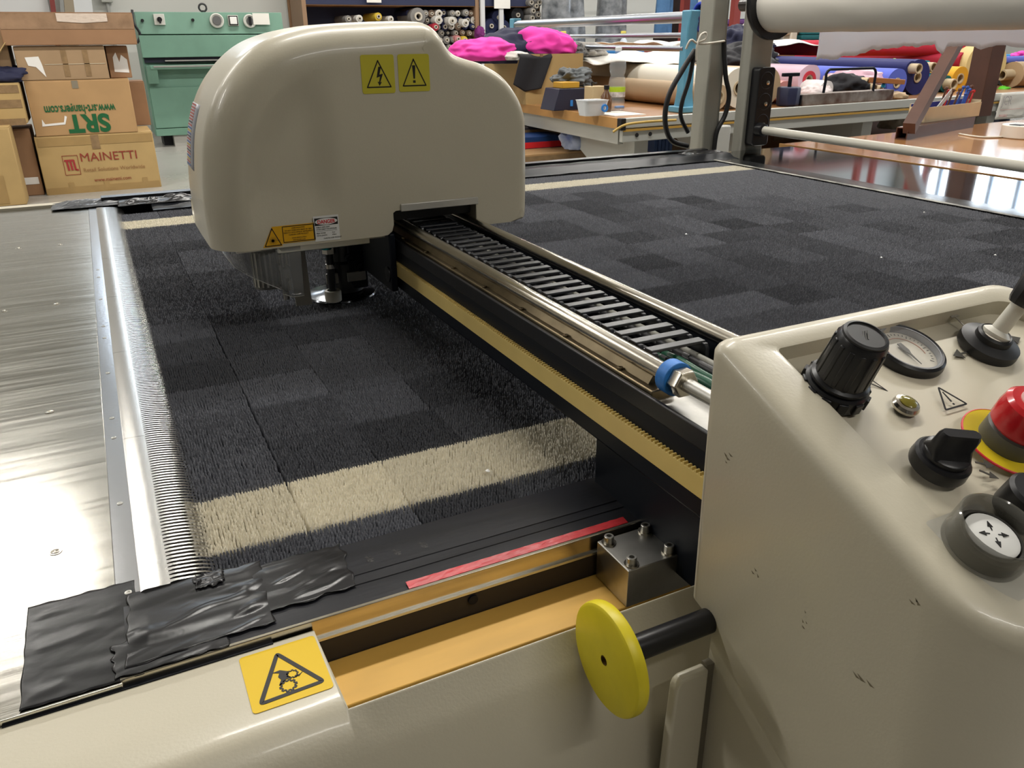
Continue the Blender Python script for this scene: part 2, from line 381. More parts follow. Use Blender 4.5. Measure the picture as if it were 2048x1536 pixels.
mbd, mbc = MB(), MB()
for _, x, y, me, cream in cells[300:]:
    t = mbc if cream else mbd
    src = (CREAMB if cream else DARKB)[0]
    t.add([(v.co.x + x, v.co.y + y, v.co.z) for v in src.vertices], [tuple(p.vertices) for p in src.polygons])
o = mbd.build('bristle_mat', BRISTLE, BED, recalc=False); o['kind'] = 'stuff'; o['label'] = 'black bristle blocks further along the bed'
o = mbc.build('bristle_mat', CREAM, BED, recalc=False); o['kind'] = 'stuff'; o['label'] = 'cream stripe of bristle blocks further along'
# under-structure of the bed
MB().box(-.9, 2.27, .47, 2.54, -.30, -.052).build('bed_frame', BEAM, BED)
for x in (-.7, .3, 1.3, 2.4):
    for y in (.6, 2.4): MB().box(x - .05, x + .05, y - .05, y + .05, FLOOR, -.30).build('leg', GREYP, BED)
# steel infeed plate with wear
MB().box(-1.3, -.0545, .517, 2.58, -.012, 0).build('infeed_plate', STEEL, BED, bevel=.001)
MB().box(-.0545, -.0365, .60, 2.475, -.012, .0012).build('edge_strip', STRIP, BED)
def screw(p, r=.0035, name='screw', m=ZINC):
    b = MB(); b.lathe([(r, 0), (r * .95, .0006), (r * .5, .0007), (r * .35, .0002), (.0001, .0002)], p, (0, 0, 1), 14, cap=False)
    return b.build(name, m, BED, smooth=40)
for p in ((-0.0421, 1.7597, 0.0012), (-0.0416, 1.6978, 0.0012), (-0.0421, 1.5378, 0.0012), (-0.0417, 1.3748, 0.0012), (-0.0413, 1.3142, 0.0012), (-0.0414, 1.1563, 0.0012), (-0.0416, 0.9965, 0.0012), (-0.0411, 0.9382, 0.0012), (-0.0414, 0.7794, 0.0012), (-0.0408, 0.6244, 0.0012)):
    screw((-.0455, p[1], p[2]), .003)
for p in ((-0.114, 1.0544, 0), (-0.1945, 1.5458, 0), (-0.1154, 1.548, 0), (-0.1994, 2.051, 0), (-0.1176, 2.0442, 0), (-0.1006, 0.7185, 0)):
    screw(p, .0055, 'plate_washer', CHROME)
# comb: bright plates ending in teeth that dip between the bristles
ys = .617
while ys < 2.45:
    ye = min(ys + .305, 2.455)
    MB().loft([[(-.0362, y, -.004), (-.0362, y, .0035), (-.033, y, .0050), (-.0130, y, .0042), (-.0130, y, -.004)] for y in (ys + .0004, ye - .0004)]).build('comb_plate', COMB, BED, smooth=30)
    ys += .305
tooth = MB()
prof = [(-.0150, .0042, .0026), (-.009, .0044, .0016), (-.002, .0038, .0013), (.007, .0026, .0012), (.015, .0008, .0010), (.024, -.0030, .0007), (.030, -.010, .0003)]
rings = []
for x, z, w in prof: rings.append([(x, -w, z), (x, w, z), (x, w * .8, z - .0022), (x, -w * .8, z - .0022)])
tooth.loft(rings)
tme = None; tm2 = MB(); k = 0; y = .621
while y < 2.452:
    if k < 300:
        if tme is None:
            to = tooth.build('comb_tooth', COMB, BED, smooth=50); tme = to.data
            for v in tme.vertices: v.co += Vector((bl.x, bl.y, bl.z))
        else:
            to = bpy.data.objects.new('comb_tooth', tme); COL.objects.link(to); to.parent = BED
        to.location = (-bl.x, y - bl.y, -bl.z)
    else: tm2.loft([[(a, b + y, c) for a, b, c in rg] for rg in rings])
    y += .0060; k += 1
o = tm2.build('comb_teeth_row', COMB, BED, smooth=50); o['kind'] = 'stuff'
MB().box(-.0362, .0105, .60, 2.46, -.05, -.012).build('comb_backing', mat('dark_brown_backing', (0.03, 0.022, 0.017), 0.6), BED)

# near edge: black cover sheet, red tape, rail, amber bar, beige cover
def strip_profile(name, prof, x0, x1, m, bevel=None, nseg=1, wob=0.0):
    rg = []
    for i in range(nseg + 1):
        x = x0 + (x1 - x0) * i / nseg
        rg.append([(x, y, z + (nz(x * 14, y * 60) * wob if z > -.004 else 0)) for y, z in prof])
    return MB().loft(rg).build(name, m, BED, smooth=35, bevel=bevel)
strip_profile('cover_sheet', [(.609, -.010), (.609, .001), (.595, .0022), (.578, .0026), (.560, .0022), (.5595, .0014), (.548, .0016), (.5475, .0008), (.535, .0010), (.5225, .0004), (.5225, -.010)], -.05, 2.12, SHEET, nseg=60, wob=.0005)
for p in ((0.1463, 0.5766, 0.0024), (0.1712, 0.5755, 0.0024), (0.1959, 0.5748, 0.0024)):
    b = MB()
    for k in range(7):
        a0 = k * 2 * PI / 7; c, s_ = math.cos(a0), math.sin(a0); c2, s2 = math.cos(a0 + .7), math.sin(a0 + .7); q = .0032 + .0012 * (k % 3)
        b.add([(p[0] + q * c, p[1] + q * s_, p[2] + .0002), (p[0] + q * c2, p[1] + q * s2, p[2] + .0002), (p[0], p[1], p[2] + .0004)], [(0, 1, 2)])
    b.build('punched_hole', INK, BED)
b = MB()
def red_fn(u, v):
    x = .163 + .217 * u; e = .0006 * nz(u * 40, v * 3)
    return (x, .5225 + .0085 * v + (e if v > .5 else .3 * e), .0030 - .0012 * (1 - v) + .0003 * nz(u * 25, v * 5))
b.grid(red_fn, 60, 4).build('red_tape', REDT, BED, solid=.0006)
RX1 = 2.12
MB().box(-.056, RX1, .519, .5225, -.030, .0016).build('guide_rail_lip', RAILST, BED, bevel=.0006)
MB().box(.03, RX1, .5165, .519, -.018, -.0155).build('guide_rail_ledge', ALU, BED)
MB().box(.03, RX1, .517, .5195, -.06, -.019).build('rail_web', mat('dark_brown_web', (0.030, 0.024, 0.020), 0.5), BED)
b = MB().lathe([(.0045, 0), (.0045, .002), (.002, .0022)], (0.2171, 0.517, -0.0242), (0, -1, 0), 16); b.build('rail_bolt', BEAM, BED, smooth=40)
MB().box(.03, RX1, .464, .5165, -.052, -.040).build('amber_bar', AMBER, BED, bevel=.001)
# beige side cover with a slot cut for the carriage
cov = [(.5165, -.030), (.5165, -.0050), (.47, -.0050), (.4400, -.0052), (.4285, -.0085), (.414, -.026), (.402, -.046), (.393, -.075), (.386, -.12), (.380, -.20), (.375, -.50), (.375, -.62), (.385, -.62), (.40, -.07)]
cut = [(.4290, -.030), (.4290, -.0080), (.4285, -.0080), (.4280, -.0083), (.4275, -.0092), (.414, -.026), (.402, -.046), (.393, -.075), (.386, -.12), (.380, -.20), (.375, -.50), (.375, -.62), (.385, -.62), (.40, -.07)]
MB().loft([[(x, y, z) for y, z in (cov if x < .083 else cut)] for x in (-1.3, -.6, .06, .0815, .0840, .1, 1.0, 2.2)]).build('side_cover', BEIGE, BED, smooth=35)
MB().box(-.13, .05, .5150, .520, -.02, -.004).build('cover_gap', BEAM, BED)
# gear-hazard sticker
sk = Plane2((.0235, .4500, -.0049), (1, 0, 0), (0, 1, 0))
def sticker(parent, pl, w, h, m, r=.003, t=.0004):
    b = MB(); pl.poly(b, rrect(0, w, 0, h, r), 0, t); return b.build('warning_sticker', m, parent)
s1 = sticker(BED, sk, .0565, .0605, SIGNY); s1['label'] = 'yellow gear hazard sticker'
b = MB(); sk.outline(b, rpoly([(.004, .0055), (.0535, .0075), (.0265, .0555)], .006), .0032, .0004, .0007); b.build('triangle_border', INK, s1)
def gear(pl, cx, cy, r, mb, n=10):
    pts = []
    for i in range(n):
        for da, rr in ((-.3, r), (-.16, r * 1.25), (.16, r * 1.25), (.3, r)):
            a = 2 * PI * i / n + da * 2 * PI / n * 1.5; pts.append((cx + rr * math.cos(a), cy + rr * math.sin(a)))
    pl.outline(mb, pts, r * .22, .0004, .0007)
b = MB(); gear(sk, .0275, .0160, .0052, b); gear(sk, .0325, .0262, .0036, b, 9); b.build('gear_symbol', INK, s1)
b = MB(); sk.poly(b, [(.0195, .0335), (.0250, .0340), (.0305, .0300), (.0290, .0255), (.0310, .0235), (.0270, .0225), (.0225, .0185), (.0215, .0190), (.0240, .0240), (.0225, .0275), (.0240, .0310)], .0004, .0007)
for q in range(3): sk.poly(b, [(.0320 + q * .002, .0215), (.0365 + q * .0015, .0225 + q * .0012), (.0363 + q * .0015, .0230 + q * .0012), (.0320 + q * .002, .0221)], .0004, .0007)
b.build('hand_symbol', INK, s1)

# crumpled tape patches
def patch(name, x0, x1, y0, y1, z, amp, fq, seed, m, nx=60, ny=40, parent=BED, edge=.004, skew=0.0, lab=None):
    def fn(u, v):
        x = x0 + (x1 - x0) * u + edge * nz(v * 6, seed, u) * (1 if u in (0, 1) else .3) + skew * v
        y = y0 + (y1 - y0) * v + edge * nz(u * 8, seed + 4.2, v) * (1 if v in (0, 1) else .3)
        n1 = nz((x + y) * fq * .45 + seed, y * fq * 1.9, seed); n2 = nz(x * fq * 1.1, (y - .3 * x) * fq * 4.5 + seed, seed + 2)
        e = min(1, 6 * min(u, 1 - u, v, 1 - v) + .15)
        return (x, y, z + amp * e * (abs(n1) * .9 + max(0, n2 - .15) * .9))
    o = MB().grid(fn, nx, ny).build(name, m, parent, smooth=50, solid=.0005)
    if lab: o['label'] = lab
    return o
patch('tape_patch', -.119, -.040, .519, .641, .0012, .0014, 22, 1.0, TAPE, edge=.0015, lab='smooth black tape over the plate corner')
patch('tape_patch', -.052, .055, .530, .618, .0030, .0045, 24, 2.3, TAPE, 80, 60, skew=.006, lab='crumpled shiny black tape')
patch('tape_patch', .045, .125, .545, .610, .0030, .0032, 26, 5.1, TAPE, 60, 50, skew=.004, lab='crumpled shiny black tape')
patch('tape_patch', -.060, .020, .520, .560, .0026, .0018, 18, 7.7, TAPE, 50, 30)
patch('tape_patch', .005, .028, .598, .618, .0045, .0060, 60, 9.1, TAPE, 24, 20)

# far edge
strip_profile('far_cover', [(2.355, -.012), (2.355, .003), (2.39, .006), (2.41, .016), (2.44, .018), (2.46, .012), (2.50, .014), (2.515, -.012)], .10, 2.12, mat('far_cover_plastic', (0.012, 0.013, 0.016), 0.34, spec=.12, var=0.3, vscale=30, stretch=(.2, 2, 1)), nseg=50, wob=.003)
strip_profile('far_rail', [(2.515, -.05), (2.515, .020), (2.54, .022), (2.55, -.05)], -.02, 2.10, BLACKP)
strip_profile('far_apron', [(2.552, -.5), (2.552, .006), (2.60, .004), (2.60, -.5)], -1.3, 2.10, BEIGE)
patch('tape_patch', -.145, .16, 2.475, 2.575, .004, .014, 16, 3.3, DUCT, 80, 30, lab='crumpled grey silver tape at the far corner')
patch('tape_patch', .02, .215, 2.40, 2.50, .012, .016, 18, 6.3, TAPE, 60, 30)
patch('tape_patch', 1.95, 2.14, 2.42, 2.52, .014, .014, 18, 8.3, TAPE, 50, 30)
# outfeed end: black lip, polished plate
MB().box(2.014, 2.10, .5, 2.45, -.03, .003).build('outfeed_lip', mat('lip_black', (0.020, 0.021, 0.022), 0.16, var=0.3, vscale=8), BED, bevel=.002)
def lipfn(u, v):
    y = .52 + 1.9 * u; return (2.006 + .012 * v + .004 * nz(y * 22, 1.0) * (1 - v), y, .0035 + .001 * v)
MB().grid(lipfn, 120, 2).build('lip_sealant', mat('sealant', (0.35, 0.34, 0.30), 0.5, var=.9, vscale=16), BED, solid=.001)
MB().box(2.10, 2.562, .40, 2.54, -.03, .001).build('outfeed_plate', MIRROR, BED)
# lint specks on the bristles
for k in range(5):
    p = [(1.8539, 1.3615, 0.002), (1.384, 1.0929, 0.002), (1.6044, 0.9982, 0.002), (1.1679, 1.4493, 0.002), (0.3021, 0.6677, 0.002)][k]
    MB().lathe([(.0002, 0), (.003, .0015), (.0002, .004)], p, (.3, .2, 1), 7, cap=False).build('lint_fleck', WHITE, BED, smooth=60)

# ================================================================== gantry with control console
GAN = thing('cutting_gantry', (0.45, 1.4, 0.0), 'black gantry beam with chrome rails, cable chain and beige control console', 'gantry')
GY0, GY1 = .385, 2.44
MB().box(.380, .520, GY0, GY1, .061, .128).build('beam', BEAM, GAN, bevel=.003)
MB().box(.379, .3835, GY0, GY1, .122, .139).build('beam_edge', BLACKP, GAN, bevel=.001)
MB().box(.384, .408, .505, GY1, .128, .1420).build('rail_seat', BRASSY, GAN, bevel=.001)
MB().loft([[(.3905, y, .1415), (.4065, y, .1415), (.4010, y, .1500), (.3960, y, .1500)] for y in (.520, GY1)]).build('rail_bracket', BRASSY, GAN)
MB().cyl((.3985, .505, .1560), (.3985, GY1, .1560), .0078, seg=24).build('guide_rail', CHROME, GAN, smooth=40)
MB().loft([[(.4925, y, .128), (.5085, y, .128), (.5030, y, .1500), (.4980, y, .1500)] for y in (.520, GY1)]).build('rail_bracket', BEAM, GAN)
MB().cyl((.5005, .500, .1560), (.5005, GY1, .1560), .0078, seg=24).build('guide_rail', CHROME, GAN, smooth=40)
y = .56
while y < 1.20:
    MB().lathe([(.0030, 0), (.0030, .0022), (.0012, .0024), (.0012, .001)], (.3878, y, .1420), (0, 0, 1), 10).build('bracket_screw', BRASSY, GAN, smooth=40); y += .098
# yellow toothed strip on the side of the beam
MB().box(.3755, .3800, GY0, 1.40, .0832, .1030).build('toothed_strip', BELTY, GAN, bevel=.0006)
tb = MB(); y = GY0
while y < 1.40:
    tb.loft([[(x, y, .1028), (x, y + .0032, .1028), (x, y + .0024, .1050), (x, y + .0008, .1050)] for x in (.3755, .3800)]); y += .0050
o = tb.build('strip_teeth', BELTY, GAN); o['kind'] = 'stuff'
# cable chain
LK = .0250; y = .548; first = True; k = 0
while y < 1.24:
    ln = None
    for sx in (.4185, .4760):
        d = .0045; a = MB()
        a.prism([(y, .1335), (y + LK * .92, .1335), (y + LK * 1.04, .1400), (y + LK * 1.04, .1490), (y + LK * .80, .1545), (y + .003, .1545), (y, .150)], 'yz', sx + (.0012 if k % 2 else 0), sx + d + (.0012 if k % 2 else 0))
        so = a.build('chain_link' if ln is None else 'link_side', CHAIN, GAN if ln is None else ln, bevel=.0007)
        ln = ln or so
    c = MB().loft([[(.4185, y + .006, .1535), (.4185, y + .0185, .1535), (.4185, y + .0175, .1560), (.4185, y + .007, .1560)], [(.4805, y + .006, .1535), (.4805, y + .0185, .1535), (.4805, y + .0175, .1560), (.4805, y + .007, .1560)]])
    c.build('crossbar', CHAIN, ln, bevel=.0005)
    y += LK; k += 1
MB().box(.415, .484, .55, 1.30, .128, .1335).build('chain_tray', BLACKM, GAN)
for i, (xx, rr, mm, hl) in enumerate(((.434, .0060, GREENH, .11), (.446, .0052, GREENH, .10), (.459, .0055, BLACKP, .75), (.470, .0040, GREYP, .75), (.437, .0050, BLACKM, .75))):
    MB().tube([(xx + .0015 * math.sin(t * 3 + i), .47 + hl * t, .1415 + .0012 * math.sin(t * 7 + i * 2)) for t in [q / 24 for q in range(25)]], rr, 10).build('hose', mm, GAN, smooth=60)
# rail end: blue ring, collar, end plate
MB().box(.3845, .445, .385, .528, .128, .1345).build('end_plate', ZINC, GAN, bevel=.001)
MB().ring((.3985, .502, .1560), (0, -1, 0), .0075, .0150, 0, .0125, 28).build('blue_ring', BLUER, GAN, smooth=35, bevel=.0006)
MB().lathe([(.0125, 0), (.0128, .010), (.0118, .012), (.006, .012), (.006, .0125), (.0055, .030)], (.3985, .4895, .1560), (0, -1, 0), 6).build('end_nut', CHROME, GAN, bevel=.0008)
MB().cyl((.3985, .478, .1560), (.3985, .44, .1560), .006).build('end_stud', ZINC, GAN, smooth=40)
# carriage block with socket screws
MB().prism(rrect(.3400, .4100, .4625, .5130, .0008), 'xy', -.0395, -.001).build('carriage_block', ZINC, GAN, bevel=.001)
for px, py in ((.3480, .5060), (.3880, .5060), (.3480, .4700), (.3880, .4700)):
    sb = MB().lathe([(.0052, -.001), (.0052, .0008), (.0045, .0008), (.0045, .0072), (.0040, .0078), (.0024, .0078), (.0022, .0030), (.0001, .0030)], (px, py, -.001), (0, 0, 1), 20, cap=False).build('socket_screw', ZINC, GAN, smooth=35)
    MB().ring((px, py, -.001), (0, 0, 1), .0046, .0068, .0, .0012, 20).build('washer', CHROME, sb)
MB().box(.392, .418, .43, .60, -.02, .062).build('carriage_arm', BEAM, GAN)
# console: rounded housing with a sloping recessed panel
CO = Vector((.357, .4063, .2296)); CE = Vector((0, -.92705, -.37494)); CN = Vector((0, -.37494, .92705))
def pp(a, s, h=0.0): return CO + Vector((a, 0, 0)) + CE * s + CN * h
CWD, CLN = .325, .268
def outline_c(i0, iB, iR, iF, rn=.060, k=8):
    """panel outline (a, s): left inset i0, back iB, right iR, front iF; near-left corner strongly rounded"""
    a0, a1, s0, s1 = i0, CWD - iR, iB, CLN - iF
    pts = []
    def arc(cx, cy, r, t0, t1):
        for q in range(k + 1):
            t = math.radians(t0 + (t1 - t0) * q / k); pts.append((cx + r * math.cos(t), cy + r * math.sin(t)))
    rb = max(.004, .014 - iB * .4); rf = max(.012, rn - i0 * .4)
    arc(a0 + rb, s0 + rb, rb, 180, 270); arc(a1 - .03, s0 + .03, .03, 270, 360); arc(a1 - rf, s1 - rf, rf, 0, 90); arc(a0 + rf, s1 - rf, rf, 90, 180)
    return pts
oc = outline_c(0, 0, 0, 0); rings = []
def down(pts, zlow): return [(CO.x + a, CO.y + CE.y * s, zlow) for a, s in pts]
def foot(zlow): return [(x, min(y, .3735), z) for x, y, z in down(oc, zlow)]
rings.append(foot(-.62)); rings.append(foot(.004)); rings.append(down(oc, .010))
R_ = .011
base = [pp(a, s, -R_) for a, s in oc]
rings.append([(p.x, p.y, p.z - .01) for p in base])
for q in range(6):
    t = math.radians(90 * q / 5); ins = R_ * (1 - math.cos(t)); rings.append([pp(a, s, -R_ + R_ * math.sin(t)) for a, s in outline_c(ins, ins, ins, ins)])
rim = outline_c(.040, .024, .022, .028, .050)
rings.append([pp(a, s, -.0005) for a, s in outline_c(.038, .022, .020, .026, .050)])
rings.append([pp(a, s, -.0012) for a, s in rim])
def rec(s): return -.0135 * max(0.0, 1 - max(0, s - .02) / .13) - .0015
rings.append([pp(a, s, rec(s)) for a, s in outline_c(.041, .0246, .0226, .0286, .050)])
body = MB().loft(rings, cap0=True, cap1=False)
hb = body.build('console_housing', BEIGE, GAN, smooth=48)
MB().add([pp(a, s, rec(s) + .00005) for a, s in outline_c(.040, .0236, .0216, .0276, .050)], [tuple(range(36))])\
    .build('console_panel', PANEL, GAN, smooth=30)
# lower front shield beside the console foot
MB().prism([(.3150, -.60), (.3505, -.60), (.3505, -.0320), (.3260, -.0320), (.3215, -.0345), (.3195, -.0400), (.3175, -.0900), (.3155, -.16)], 'xz', .3640, .3740).build('lower_shield', BEIGE, GAN, bevel=.0025, seg=3)
MB().box(.3500, .3580, .3665, .3730, -.60, -.030).build('shield_gap', mat('gap_brown', (0.16, 0.14, 0.10), 0.6), GAN)
# bumper on its shaft
MB().cyl((.270, .3785, .0025), (.372, .3785, .0025), .0098, seg=24).build('bumper_shaft', BLACKP, GAN, smooth=40)
bd = MB().lathe([(.0001, .006), (.0036, .006), (.0040, 0), (.0400, 0), (.0422, .0015), (.0428, .0035), (.0428, .0085), (.0418, .0105), (.010, .0105)], (.2610, .3785, .0025), (1, 0, 0), 48, cap=False).build('bumper_disc', YELLOW, GAN, smooth=35)
MB().lathe([(.0001, .0055), (.0035, .0055), (.0035, .0010)], (.2597, .3785, .0025), (1, 0, 0), 16, cap=False).build('centre_hole', mat('hole_brown', (0.12, 0.07, 0.01), 0.7), bd)

SCUFF = mat('scuff_brown', (0.20, 0.17, 0.11), 0.6)
for k, (c, w, h, n_) in enumerate((((0.357, 0.2914, 0.0686), .006, .018, 4), ((0.357, 0.3371, 0.0749), .006, .004, 3), ((0.357, 0.378, 0.1488), .010, .014, 4), ((0.357, 0.2208, 0.1323), .007, .006, 3), ((0.357, 0.2415, 0.0592), .012, .005, 3))):
    b = MB()
    for q in range(n_):
        yy = c[1] + w * (random.random() - .5); zz = c[2] + h * (random.random() - .5); l = w * (.25 + .4 * random.random()); t_ = .0005 + .0006 * random.random()
        b.add([(.35685, yy - l / 2, zz), (.35685, yy, zz - t_), (.35685, yy + l / 2, zz + t_ * 2), (.35685, yy, zz + t_)], [(0, 1, 2, 3)])
    b.build('scuff_mark', SCUFF, GAN)
# ---- controls on the panel
def on(a, s): return pp(a, s, rec(s))
def lathe_on(prof, a, s, seg=32, name='', m=None, parent=None, smooth=35, cap=False):
    return MB().lathe(prof, on(a, s), CN, seg, cap=cap, xdir=(1, 0, 0)).build(name, m, parent, smooth=smooth)
# pressure regulator knob
ka, ks = .0590, .0660
kn = lathe_on([(.0150, .010), (.0195, .0135), (.0200, .016), (.0178, .0175), (.0172, .044), (.0160, .0500), (.0152, .0515), (.0001, .0515)], ka, ks, 40, 'regulator_knob', BLACKP, GAN)
lathe_on([(.0150, .0505), (.0148, .0528), (.0128, .0535), (.0124, .0525), (.0001, .0525)], ka, ks, 36, 'knob_cap', RUBBER, kn)
b = MB()
for q in range(14):
    t = 2 * PI * q / 14; c = on(ka, ks); x = Vector((1, 0, 0)); yv = CN.cross(x); d = x * math.cos(t) + yv * math.sin(t)
    b.bar(c + d * .0174 + CN * .0185, c + d * .0166 + CN * .0470, .0034, .0020, up=d)
b.build('knob_ribs', BLACKP, kn, bevel=.0006)
lr = lathe_on([(.0208, 0), (.0218, .002), (.0218, .0110), (.0204, .0125), (.0150, .0130)], ka, ks, 40, 'lock_ring', BLACKP, GAN)
b = MB()
for q in range(12):
    t = 2 * PI * q / 12; c = on(ka, ks); x = Vector((1, 0, 0)); yv = CN.cross(x); d = x * math.cos(t) + yv * math.sin(t)
    b.bar(c + d * .0219 + CN * .0025, c + d * .0219 + CN * .0108, .0066, .0030, up=d)
b.build('ring_lugs', BLACKP, lr, bevel=.0006)
pk = Plane2(on(ka, ks) + CN * .0526, (.95, -.29, .1), (.28, .90, .36))
b = MB()
for q in range(3): pk.poly(b, [(-.004 + q * .0016, -.004), (-.0034 + q * .0016, -.004), (.0 + q * .0016, .004), (-.0006 + q * .0016, .004)], 0, .0004)
b.build('cap_emblem', GREYINK, kn)
# pressure gauge
ga, gs = .1535, .0468
gg = lathe_on([(.0275, 0), (.0280, .003), (.0272, .0070), (.0252, .0085), (.0240, .0080), (.0236, .0020)], ga, gs, 48, 'pressure_gauge', BLACKP, GAN)
lathe_on([(.0237, .0022), (.0001, .0022)], ga, gs, 40, 'dial', DIAL, gg)
lathe_on([(.0240, .0078), (.0228, .0078), (.0228, .0024)], ga, gs, 40, 'inner_rim', mat('gauge_rim', (0.30, 0.31, 0.33), 0.25), gg)
gp = Plane2(on(ga, gs) + CN * .0024, (1, 0, 0), -CE)
b = MB()
for q in range(31):
    t = math.radians(-45 + 270 * q / 30); l = .0030 if q % 5 == 0 else .0016; c, s_ = math.cos(t), math.sin(t); w = .00022
    gp.poly(b, [(c * .0205 - s_ * w, s_ * .0205 + c * w), (c * .0205 + s_ * w, s_ * .0205 - c * w), (c * (.0205 - l) + s_ * w, s_ * (.0205 - l) - c * w), (c * (.0205 - l) - s_ * w, s_ * (.0205 - l) + c * w)], 0, .0002)
b.build('scale_marks', GREYINK, gg)
b = MB()
for q in range(24):
    t = math.radians(-20 + 200 * q / 24); t2 = math.radians(-20 + 200 * (q + 1) / 24)
    gp.poly(b, [(.0152 * math.cos(t), .0152 * math.sin(t)), (.0158 * math.cos(t), .0158 * math.sin(t)), (.0158 * math.cos(t2), .0158 * math.sin(t2)), (.0152 * math.cos(t2), .0152 * math.sin(t2))], 0, .0002)
b.build('red_scale', mat('ink_faded_red', (0.55, 0.25, 0.16), 0.5), gg)
b = MB(); gp.poly(b, [(-.0016, -.0030), (-.0008, -.0150), (.0002, -.0032), (.0018, .0), (.0014, .0085), (-.0026, .0085), (-.0030, .0)], .0012, .0018); b.build('needle', GREYINK, gg)
lathe_on([(.0235, .0074), (.0001, .0076)], ga, gs, 32, 'gauge_glass', GLASS, gg)
# joystick
ja, js = .2290, .0599
jy = lathe_on([(.0222, 0), (.0226, .003), (.0222, .0070), (.0170, .0085), (.0135, .0095), (.0132, .0135), (.0115, .0150), (.0100, .0145)], ja, js, 40, 'joystick_boot', RUBBER, GAN)
JD = (CN + Vector((.30, 0.10, 0))).normalized(); jo = on(ja, js) + CN * .010
MB().lathe([(.0105, .002), (.0108, .0050), (.0080, .0070), (.0062, .0080), (.0058, .040)], jo, JD, 28, cap=False).build('stick', IVORY, jy, smooth=40)
MB().lathe([(.0085, .030), (.0098, .033), (.0112, .045), (.0118, .060), (.0108, .074), (.0085, .082), (.0001, .086)], jo, JD, 10, cap=False).build('handle', BLACKP, jy, smooth=25)
ap = Plane2(pp(ja, js, rec(js) + .0003), (1, 0, 0), -CE)
def arrow(pl, cx, cy, ang, l0, l1, hw, sw, m, name, parent):
    b = MB(); c, s_ = math.cos(ang), math.sin(ang)
    def T(u, v): return (cx + c * u - s_ * v, cy + s_ * u + c * v)
    hl = hw * 1.9
    pl.poly(b, [T(l0, -sw), T(l1 - hl, -sw), T(l1 - hl, -hw), T(l1, 0), T(l1 - hl, hw), T(l1 - hl, sw), T(l0, sw)], -.0002, .0002)
    return b.build(name, m, parent)
for an, mm in ((.02, GREYINK), (PI / 2, PALEINK), (PI, GREYINK), (-PI / 2, GREYINK)):
    arrow(Plane2(pp(ja, js, rec(js) + .0004), (1, 0, 0), -CE + CN * (0.103 if js < .15 else 0)), 0, 0, an, .018, .043 if an != PI else .038, .0048, .0008, mm, 'direction_arrow', GAN)
# status lamp
la, ls = .1010, .0939
lm = lathe_on([(.0090, 0), (.0094, .002), (.0082, .0042), (.0060, .0048)], la, ls, 28, 'status_lamp', CHROME, GAN)
lathe_on([(.0062, .0040), (.0058, .0055), (.0030, .0068), (.0001, .0070)], la, ls, 24, 'lens', LAMPG, lm)
# panel marks
def panel_plane(a, s): return Plane2(pp(a, s, rec(s) + .0004), (1, 0, 0), -CE + CN * ((.0135 / .13) if .02 < s < .15 else 0))
wp = panel_plane(.1403, .0972); b = MB()
wp.outline(b, rpoly([(-.0115, -.0085), (.0125, -.0085), (.0005, .0115)], .0025), .0013, 0, .0003); b.build('warning_mark', INK, GAN)
b = MB(); wp.poly(b, [(-.0002, -.003), (.0012, -.003), (.0010, .0060), (.0, .0060)], 0, .0003); wp.poly(b, circ(.0005, -.0052, .0009, 8), 0, .0003); b.build('exclamation_mark', INK, GAN)
xp = panel_plane(.0960, .0620); b = MB()
xp.outline(b, [(-.006, .011), (.001, .010), (.004, .002), (.013, .0065), (.0145, .003), (.006, -.002), (.0125, -.018), (.0075, -.010), (.002, -.0045), (-.006, -.008)], .0008, 0, .0003); b.build('blower_mark', INK, GAN)
# rotary selector
ra, rs = .0730, .1446
ro = lathe_on([(.0176, 0), (.0181, .002), (.0176, .0085), (.0160, .0102), (.0142, .0102), (.0138, .0132), (.0125, .0140), (.0001, .0140)], ra, rs, 40, 'selector_switch', BLACKP, GAN)
hx = (Vector((1, 0, 0)) * .92 + CE * .38).normalized(); hy = CN.cross(hx)
c0 = on(ra, rs); b = MB(); rgs = []
for h, hl, hw in ((.0125, .0128, .0095), (.018, .0132, .0048), (.027, .0132, .0042), (.0300, .0122, .0034)):
    rgs.append([c0 + CN * h + hx * u + hy * v for u, v in rrect(-hl, hl, -hw, hw, min(hw, .0032), 3)])
b.loft(rgs).build('grip', BLACKP, ro, smooth=40)
arrow(panel_plane(.1050, .1530), 0, 0, -.55, -.004, .009, .0035, .0007, GREYINK, 'direction_arrow', GAN)
arrow(panel_plane(.1010, .1600), 0, 0, -.9, -.004, .008, .0030, .0007, GREYINK, 'direction_arrow', GAN)
# emergency stop
ea, es = .1411, .1445
ep = lathe_on([(.0292, 0), (.0292, .0014), (.0001, .0014)], ea, es, 48, 'emergency_stop', YPL, GAN); ep['label'] = 'red emergency stop button on a yellow disc'
lathe_on([(.0293, .0002), (.0298, .0002), (.0298, .0012), (.0290, .0016)], ea, es, 48, 'plate_edge', REDINK, ep)
lathe_on([(.0190, .0014), (.0190, .0130), (.0170, .0150)], ea, es, 40, 'collar', mat('grey_collar', (0.10, 0.10, 0.09), 0.4), ep)
lathe_on([(.0165, .013), (.0196, .0165), (.0200, .0260), (.0190, .0335), (.0165, .0360), (.0001, .0370)], ea, es, 40, 'mushroom_cap', REDC, ep)
sp_ = Plane2(on(ea, es) + CN * .0369, (1, 0, 0), -CE); b = MB()
for q in range(22):
    t = math.radians(30 + 290 * q / 22); t2 = math.radians(30 + 290 * (q + 1) / 22)
    sp_.poly(b, [(r_ * math.cos(tt), r_ * math.sin(tt)) for r_, tt in ((.0095, t), (.0115, t), (.0115, t2), (.0095, t2))], -.0014, .0003)
b.build('turn_arrow', mat('pale_red_print', (0.75, 0.45, 0.42), 0.4), ep)
